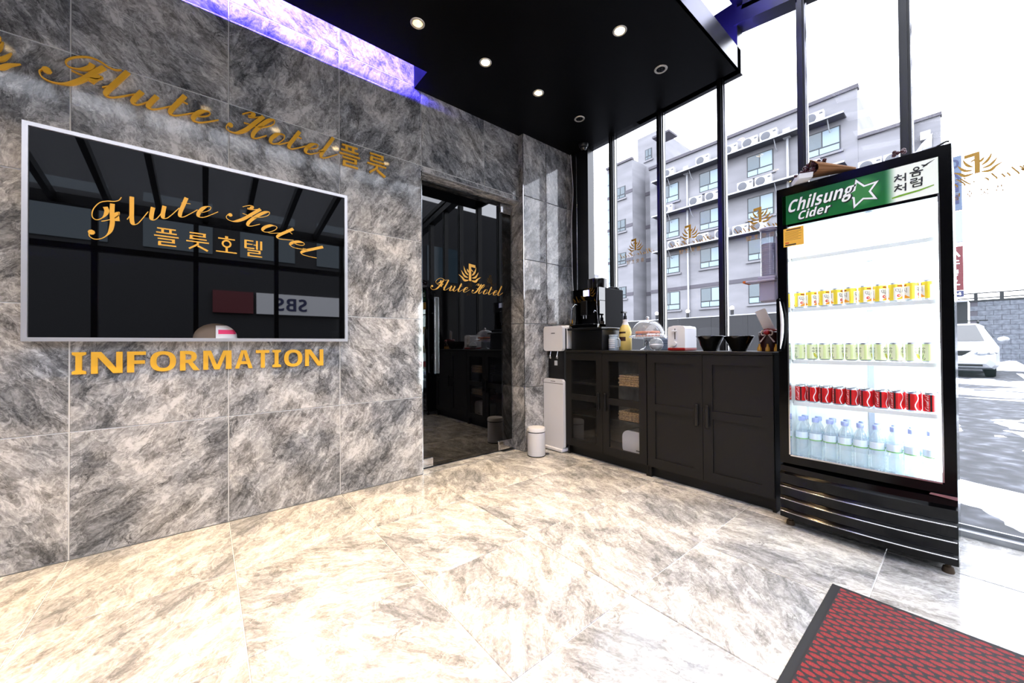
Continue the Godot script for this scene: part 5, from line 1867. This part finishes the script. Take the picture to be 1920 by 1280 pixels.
	for s in [-1.0, 1.0]:
		mb = MB.new()
		mb.xf = Transform3D(Basis(Vector3.UP, -PI / 2), Vector3(-0.075, 0.115, 0))
		var loop := []
		for i in 13: loop.append(Vector3(s * 0.03 * sin(PI * i / 12.0), 0.014 * sin(TAU * i / 12.0), 0.004))
		mb.tube(loop, 0.004, 6)
		mb.prism(PackedVector2Array([Vector2(0, 0), Vector2(s * 0.042, -0.055), Vector2(s * 0.034, -0.058), Vector2(-s * 0.002, -0.004)]), -0.002, 0.002)
		obj("ribbon", mb, M.ribbon_pale, gb)
	mb = MB.new()
	mb.ball(Vector3(-0.078, 0.118, 0), Vector3(0.018, 0.016, 0.02), 12, 8)
	obj("rosette", mb, M.toaster_red, gb)
	mb = MB.new()
	mb.xf = Transform3D(Basis(Vector3.BACK, 0.15) * Basis(Vector3.RIGHT, -0.35), Vector3(0.0, 0.12, 0.0))
	mb.prism(PackedVector2Array([Vector2(-0.004, 0.0), Vector2(0.004, 0.0), Vector2(0.004, 0.14), Vector2(-0.004, 0.155)]), -0.03, 0.03)
	obj("card", mb, M.tissue_paper, gb)
	# cup dispenser fixed to the side of the fridge
	mat("cup_grey", Color(0.62, 0.60, 0.68), 0.5)
	glass("tube_plastic", Color(0.62, 0.62, 0.75), 0.22, 0.05)
	var cd := thing("cup_dispenser", "clear tube paper cup dispenser fixed to the fridge side", "cup dispenser", Vector3(2.53, 1.235, -0.733))
	cd.scale = Vector3.ONE * 0.92
	mb = MB.new()
	mb.cyl(Vector3(0, 0.165, 0), 0.043, 0.29, 24)
	obj("tube", mb, M.tube_plastic, cd)
	mb = MB.new()
	mb.lathe([Vector2(0.036, 0.45), Vector2(0.05, 0.452), Vector2(0.05, 0.462), Vector2(0.02, 0.474), Vector2(0, 0.475)], 24)
	obj("lid", mb, M.cup_grey, cd)
	for k in 22:
		mb = MB.new()
		mb.lathe([Vector2(0.033, 0.17 + k * 0.009), Vector2(0.038, 0.175 + k * 0.009), Vector2(0.036, 0.178 + k * 0.009)], 16)
		obj("paper_cup", mb, M.cup_grey, cd)
	mb = MB.new()
	mb.cbox(Vector3(0, 0.15, 0), Vector3(0.1, 0.02, 0.1), 0.004)
	obj("collar", mb, M.cup_grey, cd)
	mb = MB.new()
	mb.cbox(Vector3(-0.02, 0.132, -0.03), Vector3(0.1, 0.012, 0.16), 0.003)
	obj("tray", mb, M.cup_grey, cd)
	slab("tray_end", -0.07, 0.03, 0.126, 0.14, -0.125, -0.11, M.bread, cd)
	mb = MB.new()
	mb.cbox(Vector3(0.01, 0.065, 0.0), Vector3(0.09, 0.125, 0.09), 0.006)
	obj("cup_chute", mb, M.cup_grey, cd)
	slab("bracket", -0.02, 0.02, 0.02, 0.40, 0.045, 0.062, M.cup_grey, cd)
	# cables in the corner
	var ca := thing("cable", "white cable running down the black corner post", "cable", Vector3(2.965, 0, -2.60))
	mb = MB.new()
	var pts := []
	for i in 21: pts.append(Vector3(-0.02 + 0.006 * sin(i * 0.9), 1.2 + i * 0.0885, 0.012 * sin(i * 0.5)))
	mb.tube(pts, 0.004, 6)
	obj("cord", mb, M.white_plastic, ca)
	mb = MB.new()
	mb.tube([Vector3(0.0, 1.2, 0.05), Vector3(0.0, 2.97, 0.05)], 0.006, 6)
	obj("conduit", mb, M.chrome, ca)

# ---------- marble wall fittings ----------
func reception():
	var w := struct_root("window_1", "black mirror glass reception window in a chrome frame with gold lettering")
	var x0 := -0.630
	var x1 := 0.740
	var y0 := 1.028
	var y1 := 2.010
	var z := AZ
	var fr := 0.018
	slab("frame", x0, x1, y1 - fr, y1, z, z + 0.045, M.frame_metal, w)
	slab("frame", x0, x1, y0, y0 + fr, z, z + 0.045, M.frame_metal, w)
	slab("frame", x0, x0 + fr, y0 + fr, y1 - fr, z, z + 0.045, M.frame_metal, w)
	slab("frame", x1 - fr, x1, y0 + fr, y1 - fr, z, z + 0.045, M.frame_metal, w)
	# glass with the half round speaking hole at its lower edge
	var poly := PackedVector2Array([Vector2(x0 + fr, y0 + fr)])
	for i in 17:
		var a := PI - PI * i / 16.0
		poly.append(Vector2(0.045 + 0.098 * cos(a), y0 + fr + 0.082 * sin(a)))
	poly.append_array([Vector2(x1 - fr, y0 + fr), Vector2(x1 - fr, y1 - fr), Vector2(x0 + fr, y1 - fr)])
	var mb := MB.new()
	mb.prism(poly, z + 0.028, z + 0.036)
	obj("pane", mb, M.dark_glass, w)
	mat("desk_wood", Color(0.42, 0.36, 0.31), 0.5)
	mat("note_pink", Color(0.85, 0.2, 0.42), 0.6)
	slab("desk_board", -0.06, 0.15, y0 + 0.002, y0 + 0.11, z + 0.004, z + 0.010, M.desk_wood, w)
	slab("note_paper", 0.045, 0.14, y0 + 0.018, y0 + 0.09, z + 0.011, z + 0.013, M.white_paint, w)
	slab("note_stripe", 0.056, 0.135, y0 + 0.042, y0 + 0.066, z + 0.013, z + 0.0145, M.note_pink, w)
	var s := thing("window_sign", "gold arched script and Korean lettering on the black reception window", "sign", Vector3(0.07, 1.60, z + 0.0362))
	script_word(s, "Flute Hotel", "script_letter", Vector3(0.0, 0.112, 0), 0.0615, 0.0015, M.gold_print, 0.66)
	var i := 0
	for ch in ["플", "룻", "호", "텔"]:
		mb = MB.new()
		hangul_into(mb, ch, Vector2(), 0.095, 0.095, 0.0, 0.0012)
		obj("syllable", mb, M.gold_print, s).position = Vector3(-0.275 + i * 0.125, -0.075, 0)
		i += 1
	var n := thing("information_sign", "gold raised capital letters reading INFORMATION on the marble wall", "sign", Vector3(-0.495, 0.872, AZ))
	var f := font(true)
	var k := 1.10 / f.get_string_size("INFORMATION", HORIZONTAL_ALIGNMENT_LEFT, -1, 48).x
	var run := 0.0
	for ch in "INFORMATION":
		var adv := f.get_string_size(ch, HORIZONTAL_ALIGNMENT_LEFT, -1, 48).x * k
		var gap := 0.008
		mb = text_box(ch, maxf(0.03, adv - 2 * gap), 0.105, 0.012)
		obj("letter", mb, M.gold, n).position = Vector3(run + gap, 0, 0)
		run += adv
	var g := thing("wall_sign", "gold raised script hotel name with emblem and Korean letters on the marble wall", "sign", Vector3(0.0, 2.225, AZ))
	script_word(g, "Flute Hotel", "script_letter", Vector3(0.07, 0.012, 0), 0.0755, 0.012, M.gold)
	i = 0
	for ch in ["플", "룻"]:
		mb = MB.new()
		hangul_into(mb, ch, Vector2(), 0.135, 0.15, 0.0, 0.012)
		obj("syllable", mb, M.gold, g).position = Vector3(0.70 + i * 0.185, 0.0, 0)
		i += 1
	mb = MB.new()
	emblem_into(mb, Vector2(-0.751, 0.005), 0.21, 0.0, 0.012)
	obj("emblem", mb, M.gold, g)

func dark_door():
	var d := struct_root("door_1", "frameless black glass door with patch fittings and gold emblem")
	var z := AZ - 0.115
	var x0 := 1.315
	var x1 := 2.285
	var mb := MB.new()
	mb.cbox(Vector3((x0 + x1) / 2, 1.175, z), Vector3(x1 - x0, 2.33, 0.012), 0.002)
	obj("leaf", mb, M.dark_glass, d)
	for q in [["patch_fitting", x0, x0 + 0.13, 0.012, 0.085], ["patch_fitting", x1 - 0.17, x1 + 0.004, 0.012, 0.10], ["patch_fitting", x1 - 0.13, x1, 2.25, 2.335]]:
		mb = MB.new()
		mb.cbox(Vector3((q[1] + q[2]) / 2, (q[3] + q[4]) / 2, z), Vector3(q[2] - q[1], q[4] - q[3], 0.032), 0.004)
		obj(q[0], mb, M.chrome, d)
	slab("floor_spring", x1 - 0.14, x1 + 0.01, 0.0, 0.004, z - 0.03, z + 0.05, M.steel, d)
	mb = MB.new()
	mb.bx(1.44, 1.472, 0.775, 1.385, z + 0.045, z + 0.062)
	var h := obj("pull_handle", mb, M.black_metal, d)
	mb = MB.new()
	mb.bx(1.436, 1.442, 0.772, 1.388, z + 0.043, z + 0.064)
	mb.bx(1.470, 1.476, 0.772, 1.388, z + 0.043, z + 0.064)
	mb.bx(1.436, 1.476, 1.385, 1.390, z + 0.043, z + 0.064)
	mb.bx(1.436, 1.476, 0.770, 0.775, z + 0.043, z + 0.064)
	obj("chrome_edge", mb, M.chrome, h)
	for y in [0.92, 1.263]:
		mb = MB.new()
		mb.xf = Transform3D(Basis(Vector3.RIGHT, PI / 2), Vector3(1.456, y, z + 0.005))
		mb.cyl(Vector3(), 0.009, 0.045, 12)
		obj("standoff", mb, M.chrome, h)
	mat("gold_foil", Color(0.76, 0.57, 0.18), 0.45, 0.1)
	mb = MB.new()
	emblem_into(mb, Vector2(1.815, 1.567), 0.225, 0.0, 0.001)
	obj("emblem", mb, M.gold_foil, d).position.z = z + 0.0062
	script_word(d, "Flute Hotel", "script_letter", Vector3(1.82, 1.462, z + 0.0062), 0.0445, 0.001, M.gold_foil)
	mat("lock_blue", Color(0.05, 0.08, 0.5), 0.4)

func glass_decals():
	var i := 0
	for z in [-1.915, -1.42, -0.925, -0.43, 0.035]:
		var g := thing("window_decal", ["gold emblem decal on the pane beside the corner post", "gold emblem decal on the pane above the toaster", "gold emblem decal on the pane above the black bowls", "gold emblem decal on the pane behind the fridge", "gold emblem decal on the pane right of the fridge"][i], "decal", Vector3(GX - 0.004, 1.80, z), PI / 2)
		var mb := MB.new()
		emblem_into(mb, Vector2(0, 0.05), 0.16, 0.0, 0.0008)
		obj("emblem", mb, M.gold_foil, g)
		script_word(g, "Flute Hotel", "script_letter", Vector3(0, 0.0, 0), 0.021, 0.0008, M.gold_foil)
		var k := 0
		for ch in ["플", "룻", "호", "텔"]:
			mb = MB.new()
			hangul_into(mb, ch, Vector2(), 0.034, 0.034, 0.0, 0.0008)
			obj("syllable", mb, M.gold_foil, g).position = Vector3(-0.085 + k * 0.047, -0.066, 0)
			k += 1
		i += 1

func entrance():
	var d := struct_root("door_2", "frameless clear glass entrance door leaf with greenish tint")
	var mb := MB.new()
	mb.quad(Vector3(2.03, 0.012, 0.95), Vector3(2.03, 0.012, -0.034), Vector3(2.03, 2.3, -0.034), Vector3(2.03, 2.3, 0.95))
	obj("leaf", mb, M.green_glass, d)
	# doormat
	var im := Image.create(256, 256, false, Image.FORMAT_RGB8)
	var nz := noise(5, 0.12, 3)
	for y in 256:
		for x in 256:
			var row := int(y / 32.0)
			var fx := fposmod(x + (row % 2) * 32.0, 64.0) - 32.0
			var fy := fposmod(float(y), 32.0) - 16.0
			var d2 := pow(fx / 27.0, 2) + pow(fy / 13.0, 2)
			var q := nz.get_noise_2d(x, y)
			var c := Color(0.46, 0.025, 0.035) if d2 + q * 0.5 < 0.95 else Color(0.075, 0.03, 0.04)
			im.set_pixel(x, y, c * (1.0 + 0.35 * q))
	var mm := mat("mat_pile", Color.WHITE, 0.95)
	mm.albedo_texture = ImageTexture.create_from_image(im)
	mm.rim_enabled = true
	mm.rim = 0.3
	mat("mat_rubber", Color(0.07, 0.07, 0.08), 0.8)
	var t := thing("doormat", "red nubbed doormat with a dark rubber border at the entrance", "mat", Vector3(2.0, 0, -0.37))
	mb = MB.new()
	mb.cbox(Vector3(-0.75, 0.003, 0.6), Vector3(1.5, 0.006, 1.2), 0.002)
	obj("rubber_border", mb, M.mat_rubber, t)
	mb = MB.new()
	mb.box(Vector3(-0.75, 0.006, 0.6), Vector3(1.46, 0.006, 1.145))
	var y := 0.0092
	mb.quad(Vector3(-1.48, y, 1.17), Vector3(-0.02, y, 1.17), Vector3(-0.02, y, 0.03), Vector3(-1.48, y, 0.03), [Vector2(6.4, 0), Vector2(6.4, 8.0), Vector2(0, 8.0), Vector2(0, 0)])
	obj("pile", mb, mm, t)

func build_rest():
	outside()
	reception()
	dark_door()
	fridge()
	counter()
	glass_decals()
	entrance()
